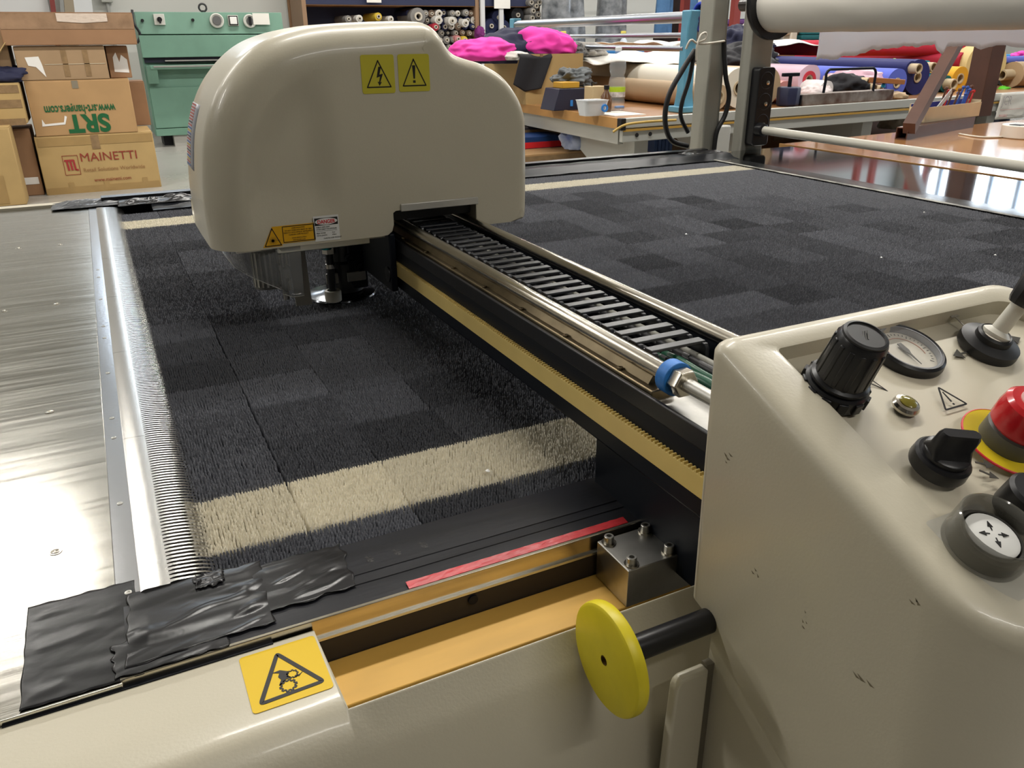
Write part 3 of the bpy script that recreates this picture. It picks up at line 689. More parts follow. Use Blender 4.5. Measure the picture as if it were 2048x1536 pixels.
# guarded push button
ba, bs = .0470, .2010
bp = lathe_on([(.0226, 0), (.0230, .004), (.0230, .0215), (.0221, .0222), (.0211, .0216), (.0211, .0030)], ba, bs, 44, 'push_button_guard', SMOKE, GAN)
lathe_on([(.0196, .0005), (.0196, .0105), (.0178, .0125), (.0165, .0125), (.0163, .0105)], ba, bs, 40, 'bezel', mat('dark_bezel', (0.05, 0.048, 0.042), 0.35), bp)
lathe_on([(.0154, .0105), (.0152, .0130), (.0138, .0139), (.0001, .0142)], ba, bs, 36, 'button', WHITE, bp)
qp = Plane2(on(ba, bs) + CN * .0142, Vector((1, 0, 0)) * .9 + CE * .43, -CE * .9 + Vector((.43, 0, 0))); b = MB()
for q in range(4):
    t = q * PI / 2; c, s_ = math.cos(t), math.sin(t)
    def T(u, v): return (c * u - s_ * v, s_ * u + c * v)
    qp.poly(b, [T(.0025, -.0003), T(.0050, -.0003), T(.0050, -.0016), T(.0090, 0), T(.0050, .0016), T(.0050, .0003), T(.0025, .0003)], -.0003, .0003)
b.build('cross_arrows', INK, bp)
pl_ = panel_plane(ba, bs); b = MB(); pl_.poly(b, rrect(-.0200, .0270, -.0330, .0250, .003), -.0004, .0008); b.build('guard_base', mat('clear_base', (0.52, 0.50, 0.43), 0.12), bp)
lathe_on([(.0160, 0), (.0165, .003), (.0160, .0180), (.0140, .0200), (.0001, .0200)], .0960, .1900, 32, 'black_button', RUBBER, GAN)

# ================================================================== cutting head
HD = thing('knife_carriage', (.35, 1.27, .0), 'beige rounded cutting head with warning stickers sitting over the gantry beam', 'cutting head')
hp = [(p[0], p[2]) for p in ((0.1152, 1.16, 0.1547), (0.1146, 1.16, 0.1949), (0.1155, 1.16, 0.2218), (0.1202, 1.16, 0.261), (0.1284, 1.16, 0.3028), (0.1445, 1.16, 0.3439), (0.1688, 1.16, 0.378), (0.2025, 1.16, 0.4076), (0.24, 1.16, 0.4253), (0.2941, 1.16, 0.4372), (0.3634, 1.16, 0.4416), (0.4286, 1.16, 0.4423), (0.4478, 1.16, 0.4385), (0.4602, 1.16, 0.4281), (0.4695, 1.16, 0.4123), (0.4814, 1.16, 0.3995), (0.4992, 1.16, 0.3926), (0.5271, 1.16, 0.3846), (0.5597, 1.16, 0.3672), (0.5831, 1.16, 0.3409), (0.5959, 1.16, 0.3135), (0.5994, 1.16, 0.2798), (0.5992, 1.16, 0.1708), (0.5955, 1.16, 0.1534), (0.5836, 1.16, 0.1456))]
ZB = .1505
hp[0] = (hp[0][0], ZB); hp[-1] = (hp[-1][0], ZB)
def catmull(P, k=5):
    out = []
    for i in range(len(P) - 1):
        p0, p1, p2, p3 = P[max(i - 1, 0)], P[i], P[i + 1], P[min(i + 2, len(P) - 1)]
        for j in range(k):
            t = j / k
            out.append(tuple(.5 * (2 * p1[c] + (p2[c] - p0[c]) * t + (2 * p0[c] - 5 * p1[c] + 4 * p2[c] - p3[c]) * t * t + (3 * p1[c] - p0[c] - 3 * p2[c] + p3[c]) * t ** 3) for c in (0, 1)))
    out.append(P[-1]); return out
curve = catmull(hp)
NX0, NX1, NZ = .3725, .5060, .1860
ho = curve + [(NX1 + .012, ZB), (NX1, ZB + .004), (NX1, NZ), (NX0 + .004, NZ), (NX0, NZ - .003), (NX0, ZB + .016), (NX0 - .003, ZB + .006), (NX0 - .010, ZB + .001), (NX0 - .02, ZB), (.30, ZB), (.24, ZB), (.19, ZB)]
nc = len(curve); n = len(ho)
def inward(pts):
    out = []
    for i in range(len(pts)):
        a, b = Vector(pts[i - 1]), Vector(pts[(i + 1) % len(pts)]); t = (b - a).normalized(); out.append(Vector((t.y, -t.x)))
    return out
nrm = inward(ho)
if nrm[20].dot(Vector((.35, .28)) - Vector(ho[20])) < 0: nrm = [-q for q in nrm]
rad = []
for i, (x, z) in enumerate(ho):
    if i >= nc: rad.append(.0015)
    else:
        t = i / (nc - 1)
        r = .050 if t < .42 else (.050 + (.020 - .050) * min(1, (t - .42) / .15))
        if i < 6: r = .050
        if i > nc - 8: r = .020
        rad.append(r)
rings = []
YF = 1.140
for q in range(9):
    a = math.radians(90 * q / 8); rg = []
    for i, (x, z) in enumerate(ho):
        d = rad[i] * (1 - math.sin(a)); dx, dz = nrm[i].x * d, nrm[i].y * d
        if i == 0 or i == nc - 1: dx, dz = (d if i == 0 else -d), 0
        elif i < 6 or (nc - 7 < i < nc): dz *= .3; 
        rg.append((x + dx, YF + rad[i] * (1 - math.cos(a)), max(z + dz, ZB) if i < nc else z))
    rings.append(rg)
for yb, ins in ((1.30, 0), (1.362, .0015), (1.384, .007), (1.396, .018), (1.400, .034)):
    rings.append([(x + nrm[i].x * (ins if i < nc else .0), yb, max(z + nrm[i].y * (ins if i < nc else .0), ZB if i < nc else z)) for i, (x, z) in enumerate(ho)])
from mathutils.geometry import delaunay_2d_cdt
hm = MB().loft(rings, cap0=False)
cap = [Vector((p[0], p[2])) for p in rings[0]]; nb = len(cap); inner = []
def in_poly(x, z):
    c = False
    for i in range(nb):
        a, b = cap[i - 1], cap[i]
        if (a.y > z) != (b.y > z) and x < (b.x - a.x) * (z - a.y) / (b.y - a.y) + a.x: c = not c
    return c
gx = .10
while gx < .62:
    gz_ = .15
    while gz_ < .45:
        if in_poly(gx, gz_) and min((Vector((gx, gz_)) - q).length for q in cap) > .004: inner.append(Vector((gx, gz_)))
        gz_ += .008
    gx += .008
cv, _e, cf, *_r = delaunay_2d_cdt(cap + inner, [(i, (i + 1) % nb) for i in range(nb)], [], 1, 1e-6)
def sstep(a, b, t): t = max(0.0, min(1.0, (t - a) / (b - a))); return t * t * (3 - 2 * t)
def relief(x, z):
    dmin = min((Vector((x, z)) - q).length for q in cap)
    A = sstep(.302, .255, x); u = ((x - .31) / .155) ** 2 + ((z - .17) / .21) ** 2
    return .011 * A * sstep(1.20, .62, u) * sstep(.160, .235, z) * sstep(0, .010, dmin)
fc_ = [f_ for f_ in cf if in_poly(sum(cv[i].x for i in f_) / len(f_), sum(cv[i].y for i in f_) / len(f_))]
hm.add([(v.x, YF + relief(v.x, v.y), v.y) for v in cv], fc_)
bmw = bmesh.new(); tmp_me = bpy.data.meshes.new('weld'); tmp_me.from_pydata(hm.v, [], hm.f); bmw.from_mesh(tmp_me)
bmesh.ops.remove_doubles(bmw, verts=bmw.verts, dist=2e-5); bmw.verts.index_update()
hm.v = [tuple(v.co) for v in bmw.verts]; hm.f = [tuple(v.index for v in f_.verts) for f_ in bmw.faces]; bmw.free()
hm.build('housing', BEIGE, HD, smooth=50)
# black block painting shade into the slot, cover strip along its top edge
MB().box(NX0 + .004, NX1 - .002, 1.160, 1.38, .168, .1855).build('slot_shade', BLACKM, HD)
MB().box(.366, .376, 1.150, 1.30, .060, .150).build('roller_plate', BEAM, HD, bevel=.002)
MB().cyl((.364, 1.165, .085), (.3745, 1.165, .085), .012).build('guide_roller', BLACKP, HD, smooth=40)
MB().box(.3835, .5085, 1.136, 1.146, .1845, .1955).build('slot_trim', mat('pale_trim', (0.55, 0.54, 0.50), 0.35, 0.4), HD, bevel=.001)
# clear skirt under the housing
sk_pts = [(.232, 1.1440), (.205, 1.1440), (.175, 1.1500), (.150, 1.1650), (.1360, 1.195), (.1330, 1.28), (.1340, 1.37)]
def skirt(u, v):
    t = u * (len(sk_pts) - 1); i = min(int(t), len(sk_pts) - 2); f = t - i; a, b = sk_pts[i], sk_pts[i + 1]
    x, y = a[0] + (b[0] - a[0]) * f, a[1] + (b[1] - a[1]) * f
    low = .072 + .048 * min(1, max(0, (.215 - x) / .09))
    z = .1500 + (low - .1500) * v
    return (x + .010 * v * (1 if x < .2 else 0), y + .012 * v, z)
o = MB().grid(skirt, 48, 4).build('clear_skirt', ACRYL, HD, smooth=60, solid=.003)
MB().tube([skirt(q / 48, 1) for q in range(49)], .0006, 6).build('skirt_edge', mat('skirt_edge', (0.35, 0.35, 0.33), 0.2), HD, smooth=60)
MB().box(.145, .36, 1.150, 1.38, .1465, .1500).build('base_plate', ZINC, HD)
MB().box(.20, .335, 1.1450, 1.165, .1405, .1500).build('base_bracket', ALU, HD, bevel=.001)
# motor, rods, flag plate and foot
MB().cyl((.200, 1.265, .062), (.200, 1.265, .1465), .021, seg=28).build('motor', mat('motor_grey', (0.16, 0.16, 0.15), 0.35, 0.7), HD, smooth=40)
b = MB()
for q in range(18):
    t = 2 * PI * q / 18; b.bar((.200 + .021 * math.cos(t), 1.265 + .021 * math.sin(t), .066), (.200 + .021 * math.cos(t), 1.265 + .021 * math.sin(t), .12), .003, .002, up=(math.cos(t), math.sin(t), 0))
b.build('motor_fins', ZINC, HD)
for i, (x, y_, r) in enumerate(((.225, 1.262, .0050), (.234, 1.278, .0040), (.219, 1.252, .0028))):
    MB().lathe([(r, 0), (r, .03), (r * 1.6, .031), (r * 1.6, .040), (r, .041), (r, .105)], (x, y_, .038 + .01 * i), (0, 0, 1), 16).build('guide_rod', CHROME, HD, smooth=35)
MB().box(.216, .234, 1.250, 1.285, .075, .090).build('rod_clamp', ZINC, HD, bevel=.001)
MB().prism([(.2360, .147), (.2625, .147), (.2660, .022), (.2400, .022)], 'xz', 1.268, 1.2705).build('flag_plate', mat('pale_plate', (0.42, 0.40, 0.36), 0.42), HD, bevel=.0004)
FX, FY = .3340, 1.345
MB().lathe([(.0560, .008), (.0600, .010), (.0585, .0125), (.034, .0160), (.030, .018), (.0001, .018)], (FX, FY, .0), (0, 0, 1), 48, cap=False).build('presser_foot', mat('foot_steel', (0.17, 0.18, 0.20), 0.16, 1.0), HD, smooth=40)
MB().lathe([(.032, .018), (.033, .030), (.030, .045), (.030, .068), (.026, .072), (.024, .1465)], (FX + .008, FY, 0), (0, 0, 1), 28).build('foot_body', BLACKP, HD, smooth=40)
MB().box(FX + .010, FX + .042, FY - .032, FY - .004, .024, .1465).build('foot_block', BEAM, HD, bevel=.003)
for a, b_ in ((FX + .030, .062), (FX + .012, .080), (FX - .016, .058)):
    MB().lathe([(.0075, 0), (.0075, .006), (.005, .0065), (.003, .004), (.0001, .004)], (a, FY - .032, b_), (0, -1, 0), 18, cap=False).build('clamp_screw', BEAM, HD, smooth=40)
MB().box(FX - .032, FX - .012, FY - .040, FY - .034, .040, .058).build('clamp_plate', mat('pale_clamp', (0.30, 0.29, 0.27), 0.4), HD, bevel=.001)
MB().box(FX + .004, FX + .036, FY - .040, FY - .034, .040, .056).build('clamp_plate', MATS['pale_clamp'], HD, bevel=.001)
RXY = (.3060, 1.2870)
MB().cyl((RXY[0], RXY[1], .03), (RXY[0], RXY[1], .098), .0062).build('roller_rod', BLACKP, HD, smooth=40)
MB().lathe([(.011, .098), (.011, .112), (.007, .113), (.007, .1465)], (RXY[0], RXY[1], 0), (0, 0, 1), 6).build('rod_nut', ZINC, HD)
MB().lathe([(.005, .072), (.0075, .073), (.0075, .080), (.004, .081), (.004, .095)], (RXY[0], RXY[1], 0), (0, 0, 1), 18).build('rod_spring', CHROME, HD, smooth=40)
MB().lathe([(.0115, .016), (.0135, .0175), (.0138, .032), (.0130, .035), (.0095, .0355), (.0090, .030), (.0001, .030)], (RXY[0], RXY[1], 0), (0, 0, 1), 28, cap=False).build('white_roller', IVORY, HD, smooth=40)
MB().cyl((.290, 1.235, .118), (.290, 1.235, .1465), .0085).build('teal_bush', mat('teal_anodised', (0.01, 0.25, 0.28), 0.3, 0.6), HD, smooth=40)
# stickers on the front face
def face(x, z): return Plane2((x, YF - .0002, z), (1, 0, 0), (0, 0, 1))
f1 = face(.3395, .3500); st = sticker(HD, f1, .0475, .0500, SIGNY2); st['label'] = 'yellow high voltage warning sticker'
b = MB(); f1.outline(b, rpoly([(.0060, .0075), (.0425, .0075), (.0242, .0440)], .0015, 3), .0016, .0004, .0007); b.build('triangle_border', INK, st)
b = MB(); f1.poly(b, [(.0245, .0345), (.0285, .0345), (.0255, .0245), (.0305, .0255), (.0262, .0145), (.0285, .0150), (.0248, .0098), (.0222, .0155), (.0243, .0148), (.0262, .0220), (.0212, .0205)], .0004, .0007); b.build('lightning_bolt', INK, st)
f2 = face(.3925, .3510); st = sticker(HD, f2, .0465, .0490, SIGNY2); st['label'] = 'yellow general warning sticker'
b = MB(); f2.outline(b, rpoly([(.0050, .0070), (.0415, .0070), (.0230, .0440)], .0015, 3), .0016, .0004, .0007); b.build('triangle_border', INK, st)
b = MB(); f2.poly(b, [(.0220, .0170), (.0242, .0170), (.0255, .0345), (.0207, .0345)], .0004, .0007); f2.poly(b, [(.0212, .0115), (.0248, .0115), (.0248, .0148), (.0212, .0148)], .0004, .0007); b.build('exclamation_mark', INK, st)
f3 = face(.1800, .1530); b = MB(); f3.poly(b, [(0, 0), (.0265, 0), (.0265, .0030), (.0740, .0030), (.0740, .0280), (.0150, .0280)], 0, .0004)
st = b.build('laser_sticker', SIGNO, HD); st['label'] = 'orange laser radiation sticker'
b = MB(); f3.outline(b, rpoly([(.0020, .0010), (.0262, .0010), (.0145, .0270)], .0010, 3), .0012, .0004, .0007); b.build('triangle_border', INK, st)
b = MB()
for q in range(16):
    t = 2 * PI * q / 16; l = .0062 if q else .0115; c, s_ = math.cos(t), math.sin(t); f3.poly(b, [(.0142 - s_ * .0002, .0085 + c * .0002), (.0142 + s_ * .0002, .0085 - c * .0002), (.0142 + c * l + s_ * .0001, .0085 + s_ * l - c * .0001), (.0142 + c * l - s_ * .0001, .0085 + s_ * l + c * .0001)], .0004, .0007)
f3.poly(b, circ(.0142, .0085, .0020, 12), .0004, .0007); b.build('laser_burst', INK, st)
b = MB(); f3.outline(b, rrect(.0285, .0730, .0040, .0270, .0006), .0010, .0004, .0007); b.build('text_frame', INK, st)
FXD, FYD = (1, 0, 0), (0, 0, 1)
for i, (tx, zz, sz) in enumerate((('LASER RADIATION', .0228, .0026), ('DO NOT STARE INTO BEAM OR VIEW', .0196, .0026), ('DIRECTLY WITH OPTICAL INSTRUMENTS', .0166, .0026), ('CLASS IIIA LASER PRODUCT', .0136, .0026), ('WAVE LENGTH 670nm', .0088, .0024), ('MAX POWER 5mW', .0058, .0024))):
    text('sticker_text', tx, sz, INK, st, f3.P(.0508, zz, .0005), FXD, FYD, 'CENTER', sx=.86)
f4 = face(.2530, .1535); st = sticker(HD, f4, .0365, .0360, WHITE, .0005); st['label'] = 'white danger laser label'
b = MB(); f4.poly(b, [(.0015, .0225), (.0350, .0225), (.0350, .0330), (.0015, .0330)], .0004, .0006); b.build('black_band', INK, st)
b = MB(); f4.poly(b, circ(.01825, .02775, .0160, 28, .0047), .0006, .0008); b.build('white_oval', WHITE, st)
text('danger_text', 'DANGER', .0072, REDINK, st, f4.P(.01825, .0252, .0010), FXD, FYD, 'CENTER', sx=.88, bold=.00015)
for tx, zz, xx in (('VISIBLE LASER LIGHT', .0190, .003), ('AVOID DIRECT EYE EXPOSURE', .0160, .003), ('PEAK POWER', .0105, .003), ('5mw', .0105, .0255), ('WAVE LENGTH', .0072, .003), ('670nm', .0072, .0255), ('CLASS IIIa LASER PRODUCT', .0028, .0125)):
    text('label_text', tx, .0027, INK, st, f4.P(xx, zz, .0005), FXD, FYD, 'LEFT', sx=.80)
b = MB(); f4.poly(b, [(.003, .0142), (.033, .0142), (.033, .0145), (.003, .0145)], .0004, .0006); b.build('rule_line', INK, st)

# colour-code sticker on the end of the housing
def side_x(z):
    for i in range(1, nc):
        a, b = ho[i - 1], ho[i]
        if a[1] <= z <= b[1] and a[0] < .3: return a[0] + (b[0] - a[0]) * (z - a[1]) / max(1e-6, b[1] - a[1])
    return .13
st = MB().grid(lambda u, v: (side_x(.245 + .090 * v) - .0003, 1.355 - .085 * u, .245 + .090 * v), 2, 14).build('colour_label', mat('label_pale', (0.50, 0.52, 0.58), 0.4), HD, smooth=60, solid=.0003)
CLB = [mat('label_blue', (0.03, 0.12, 0.40), .4), mat('label_red', (0.45, 0.06, 0.05), .4), mat('label_yellow', (0.62, 0.42, 0.03), .4), mat('label_dark', (0.03, 0.03, 0.06), .4)]
for k in range(22):
    za = .2475 + .0040 * k; m = CLB[(k * 7 // 5 + k // 6) % 4] if k < 16 else CLB[1]
    MB().grid(lambda u, v: (side_x(za + .0024 * v) - .0008, 1.352 - (.045 + .035 * ((k * 3) % 3) / 2) * u, za + .0024 * v), 1, 1).build('colour_bar', m, st)

# ================================================================== stand with the white paper roll at the far corner
def P3(t): return Vector(t)
COLM = thing('machine_post', (2.10, 2.60, FLOOR), 'tall grey square post behind the bed corner with cables tied to it', 'post')
MB().box(2.112, 2.178, 2.565, 2.645, FLOOR, 1.6).build('post_body', GREYP, COLM, bevel=.006)
MB().box(2.178, 2.192, 2.575, 2.635, FLOOR, 1.6).build('post_flange', GREYP, COLM, bevel=.002)
MB().box(1.99, 2.24, 2.52, 2.70, FLOOR, FLOOR + .02).build('foot_plate', GREYP, COLM)
def cable(name, pts, r, m, parent=None, seg=8, k=6):
    P = [Vector(p) for p in pts]; out = []
    for i in range(len(P) - 1):
        p0, p1, p2, p3 = P[max(i - 1, 0)], P[i], P[i + 1], P[min(i + 2, len(P) - 1)]
        for j in range(k):
            t = j / k; out.append(.5 * (2 * p1 + (p2 - p0) * t + (2 * p0 - 5 * p1 + 4 * p2 - p3) * t * t + (3 * p1 - p0 - 3 * p2 + p3) * t ** 3))
    out.append(P[-1]); return MB().tube(out, r, seg).build(name, m, parent, smooth=60)
cable('cable', ((2.0359, 2.56, 0.3735), (1.9853, 2.56, 0.3058), (1.9314, 2.56, 0.2204), (1.9206, 2.56, 0.1324), (1.9549, 2.56, 0.0582), (2.0356, 2.56, 0.0313)), .010, RUBBER, COLM)
cable('cable', ((2.0331, 2.56, 0.3565), (2.0188, 2.56, 0.2703), (1.9939, 2.56, 0.1917), (1.9944, 2.56, 0.138), (2.033, 2.56, 0.0814)), .008, RUBBER, COLM)
cable('cable', ((2.168, 2.56, 0.4065), (2.1821, 2.55, 0.2841), (2.2084, 2.55, 0.2116), (2.198, 2.55, 0.1388), (2.1656, 2.55, 0.0809), (2.1593, 2.55, 0.0098)), .009, RUBBER, COLM)
cable('cable_tie', ((1.9865, 2.55, 0.3776), (1.9983, 2.54, 0.4077), (2.0488, 2.55, 0.3938), (2.169, 2.555, 0.403)), .004, ROPE, COLM)
cable('cable_tie', ((2.0322, 2.545, 0.3396), (2.0317, 2.545, 0.3872), (2.0461, 2.545, 0.4241), (2.0683, 2.545, 0.4307), (2.066, 2.545, 0.4106), (2.0349, 2.545, 0.4007)), .004, ROPE, COLM)
STD = thing('roll_stand', (2.33, 2.60, FLOOR), 'grey slotted upright carrying the paper roll and a pale tube', 'stand')
MB().box(2.290, 2.400, 2.545, 2.600, FLOOR, .66).build('upright', GREYP, STD, bevel=.004)
MB().prism(rrect(2.305, 2.385, .02, .31, .014), 'xz', 2.500, 2.545).build('holder_block', BLACKP, STD, bevel=.003)
for zz in (.262, .185, .108):
    MB().lathe([(.032, 0), (.030, .001), (.026, -.010), (.0001, -.010)], (2.345, 2.4995, zz), (0, -1, 0), 28, cap=False).build('holder_dish', BLACKM, STD, smooth=40)
    MB().lathe([(.009, 0), (.008, .006), (.0001, .008)], (2.347, 2.4995, zz - .008), (0, -1, 0), 12, cap=False).build('holder_bolt', CHROME, STD, smooth=40)
MB().lathe([(.026, 0), (.024, .03), (.017, .034)], (2.330, 2.5, .082), (0, -1, 0), 24).build('tube_socket', BLACKP, STD, smooth=40)
MB().cyl((2.330, 2.47, .082), (2.330, .385, .068), .0155, seg=24).build('spreader_tube', IVORY, STD, smooth=40)
MB().box(2.29, 2.40, .330, .385, FLOOR, .66).build('upright', GREYP, STD, bevel=.004)
MB().cyl((2.33, 2.66, .530), (2.33, 2.50, .530), .024, seg=24).build('axle', mat('dark_axle', (0.03, 0.02, 0.018), 0.25), STD, smooth=40)
MB().lathe([(.018, 0), (.022, .004), (.022, .012), (.018, .016)], (2.29, 2.535, .49), (-1, -.2, 0), 18).build('bearing', ZINC, STD, smooth=40)
ROL = thing('paper_roll', (2.33, 1.5, .40), 'big white paper roll with black end disc and torn hanging sheet', 'paper roll')
MB().lathe([(.020, 0), (.124, 0), (.126, .006), (.126, .020), (.124, .024), (.020, .024)], (2.33, 2.50, .53), (0, -1, 0), 48).build('end_disc', BLACKP, ROL, smooth=40)
def wob(t, a): return .100 + .0022 * nz(t * 9, math.cos(a) * 2, math.sin(a) * 2)
rg = []
for q in range(50):
    y = 2.475 - 1.75 * q / 49; rg.append([(2.33 + wob(y, 2 * PI * i / 40) * math.cos(2 * PI * i / 40), y, .53 + wob(y, 2 * PI * i / 40) * math.sin(2 * PI * i / 40)) for i in range(40)])
MB().loft(rg).build('roll_body', mat('roll_paper', (0.86, 0.83, 0.76), 0.55, var=0.04, vscale=4), ROL, smooth=60)
def sheet(u, v):
    y = 2.36 - 1.62 * u; tear = .385 + .012 * nz(y * 12, 2.2) + .008 * nz(y * 40, 5.0) - (.045 if u < .05 else .045 * max(0, 1 - (u - .05) / .16)) - (.022 if .30 < u < .325 else 0)
    if u > .52: tear += .012
    z = .53 + (tear - .53) * v
    return (2.33 + .103 + .012 * math.sin(v * 2.2) + .004 * nz(y * 5, v * 3), y, z)
MB().grid(sheet, 140, 10).build('hanging_sheet', translucent(mat('thin_paper', (0.84, 0.84, 0.84), 0.6), (0.86, 0.87, 0.92), 0.6), ROL, smooth=60, solid=.0006)

# ================================================================== wooden table beside the machine with frame, box and tape
WT = thing('wooden_table', (3.4, 1.6, FLOOR), 'glossy orange wooden table butting against the polished machine plate', 'table')
MB().prism([(2.570, .3), (2.570, 2.62), (4.7, 2.80), (4.7, .3)], 'xy', -.032, .002).build('table_top', WOODT, WT, bevel=.003)
MB().prism([(2.5655, .3), (2.5655, 2.62), (2.570, 2.62), (2.570, .3)], 'xy', -.034, .004).build('edge_band', WOODE, WT)
for x, y in ((2.7, .5), (2.7, 2.4), (4.5, .5), (4.5, 2.5)): MB().box(x - .04, x + .04, y - .04, y + .04, FLOOR, -.032).build('leg', GREYP, WT)
TR = thing('angled_steel_frame', (3.4, 2.58, .002), 'dark brown welded steel frame with a slanting brace on the orange table', 'steel frame')
b0, b1 = P3((3.125, 2.4777, 0.027)), P3((3.8436, 2.6766, 0.027))
bb = MB(); d = (b1 - b0).normalized(); sd = Vector((-d.y, d.x, 0))
def hollow(mb, p0, p1, w, h, th=.004):
    dd = (Vector(p1) - Vector(p0)).normalized(); s_ = dd.cross(Vector((0, 0, 1))).normalized(); u_ = s_.cross(dd)
    rr = []
    for p, k in ((p0, 1), (p1, 1)):
        rr.append([Vector(p) + s_ * a * w / 2 + u_ * c * h / 2 for a, c in ((-1, -1), (1, -1), (1, 1), (-1, 1))])
    r0 = [Vector(p0) + s_ * a * (w / 2 - th) + u_ * c * (h / 2 - th) for a, c in ((-1, -1), (1, -1), (1, 1), (-1, 1))]
    r1 = [p + dd * .25 for p in r0]
    mb.loft([r1, r0, rr[0], rr[1]], cap0=False, cap1=True)
hollow(bb, b0, b1, .050, .050); bb.build('base_tube', RUST, TR)
br = MB(); br.bar(P3((3.1299, 2.4488, 0.05)), P3((3.7171, 2.72, 0.4169)), .050, .050); br.build('slanting_brace', RUST, TR)
up0 = P3((4.4218, 3.0443, 0)); MB().box(up0.x - .055, up0.x + .055, up0.y - .05, up0.y + .06, .002, .62).build('upright', RUST, TR, bevel=.002)
# cream box with pencils on the frame
bx = P3((3.5944, 2.6, 0.0515)); CBX = thing('pencil_box', (bx.x, 2.60, .053), 'cream folded paper box of pencils standing on the brown steel frame', 'box')
q0, q1 = P3((3.365, 2.56, 0.0523)), P3((3.8847, 2.66, 0.024))
z0, z1 = .053, .1180
dd = (Vector((q1.x, q1.y, 0)) - Vector((q0.x, q0.y, 0))); ln = dd.length; dd.normalize(); s_ = Vector((-dd.y, dd.x, 0)); Q = Vector((q0.x, q0.y, 0))
CRM = mat('cream_card', (0.66, 0.56, 0.38), 0.7, var=.1, vscale=8); BLI = mat('blue_lining', (0.03, 0.05, 0.35), 0.6)
def bpt(a, s, z): return Q + dd * a + s_ * s + Vector((0, 0, z))
def slab(mb, a0, a1, s0, s1, z0, z1): mb.add([bpt(a, s, z) for z in (z0, z1) for a, s in ((a0, s0), (a1, s0), (a1, s1), (a0, s1))], [(3, 2, 1, 0), (4, 5, 6, 7), (0, 1, 5, 4), (1, 2, 6, 5), (2, 3, 7, 6), (3, 0, 4, 7)])
for nm, a in (('front_side', (0, ln, 0, .004, z0, z1)), ('back_side', (0, ln, .076, .08, z0, z1 + .012)), ('end_side', (0, .004, .004, .076, z0, z1)), ('end_side', (ln - .004, ln, .004, .076, z0, z1 + .01)), ('bottom', (0, ln, .004, .076, z0, z0 + .004))):
    b = MB(); slab(b, *a); b.build(nm, CRM, CBX)
b = MB(); slab(b, .005, ln - .005, .074, .0755, z1 - .03, z1 + .012); b.build('lining', BLI, CBX)
PBL = mat('pencil_blue', (0.03, 0.09, 0.42), 0.35); PRD = mat('pencil_red', (0.50, 0.02, 0.02), 0.35); PBR = mat('pencil_brown', (0.12, 0.05, 0.03), 0.4)
rnd = random.Random(11)
for k in range(14):
    a = ln * (.34 + .045 * k); m2, lab = (PBL, 'blue pencil standing in the cream paper box') if 4 < k < 11 else ((PRD, 'red pencil standing in the cream paper box') if k % 2 else (PBR, 'brown pencil standing in the cream paper box'))
    base = bpt(a, .02 + .04 * rnd.random(), z0 + .012); tip = base + Vector((.035 + .02 * rnd.random(), .01, .085 + .035 * rnd.random()))
    pc = MB().cyl(base, tip, .0045, seg=6).build('pencil', m2); tag(pc, lab, 'pencil', 'pencils in the cream box')
    MB().lathe([(.0045, 0), (.0085, .003), (.0085, .011), (.003, .014)], tip, tip - base, 10).build('pencil_cap', PBL if m2 is PBL else m2, pc, smooth=50)
rl = MB(); rl.bar(bpt(ln * .22, .03, z0 + .02), bpt(ln * .50, .03, z0 + .125), .004, .022); tag(rl.build('ruler', mat('pale_ruler', (0.6, 0.6, 0.62), 0.4)), 'pale flat ruler leaning out of the cream box', 'ruler')
# white tape ring and cord on the wooden table
tc = P3((3.6291, 2.2652, 0.03)); TRG = thing('tape_ring', (tc.x, tc.y, .002), 'white roll of tape with black mark on the orange table', 'tape roll')
MB().ring((tc.x, tc.y, .002), (0, 0, 1), .05, .085, 0, .055, 36).build('tape_coil', PAPERW, TRG, smooth=40, bevel=.004)
MB().box(tc.x - .075, tc.x - .030, tc.y - .03, tc.y + .02, .0575, .060).build('black_mark', INK, TRG)
tag(cable('thin_string', ((3.5019, 2.4745, 0.005), (3.4662, 2.3469, 0.006), (3.5395, 2.3043, 0.006), (3.6968, 2.3032, 0.006), (3.95, 2.2, .006)), .004, ROPE), 'thin white cord lying across the orange table', 'cord')
cable('loose_loop', ((3.8524, 2.5071, 0.006), (3.7143, 2.3872, 0.006), (3.7435, 2.3481, 0.008)), .003, ROPE, TRG)

# ================================================================== long cutting table in the middle distance
TZ = .07
TA, TB_, TC, TD = (2.195, 3.270), (7.6, 3.640), (7.6, 6.5), (2.30, 6.4)
LT = thing('long_cutting_table', (4.5, 4.8, FLOOR), 'long wood topped cutting table with aluminium edge loaded with rolls', 'table')
MB().prism([TA, TB_, TC, TD], 'xy', TZ - .03, TZ).build('table_top', mat('table_wood', (0.36, 0.175, 0.07), 0.3, var=0.2, vscale=3, stretch=(0.4, 3, 1)), LT)
def along(x, off=0.0): return TA[1] + (TB_[1] - TA[1]) * (x - TA[0]) / (TB_[0] - TA[0]) + off
MB().prism([(TA[0], TA[1] - .03), (TB_[0], TB_[1] - .03), TB_, TA], 'xy', TZ - .042, TZ + .003).build('edge_rail', ALUP, LT, bevel=.003)
MB().prism([(TA[0], TA[1] - .034), (TB_[0], TB_[1] - .034), (TB_[0], TB_[1] - .03), (TA[0], TA[1] - .03)], 'xy', TZ - .056, TZ - .046).build('yellow_tape_line', mat('tape_line', (0.48, 0.28, 0.05), 0.5), LT)
MB().prism([(TA[0], TA[1] - .028), (TB_[0], TB_[1] - .028), TB_, TA], 'xy', TZ - .105, TZ - .045).build('frame_beam', ALUP, LT, bevel=.003)
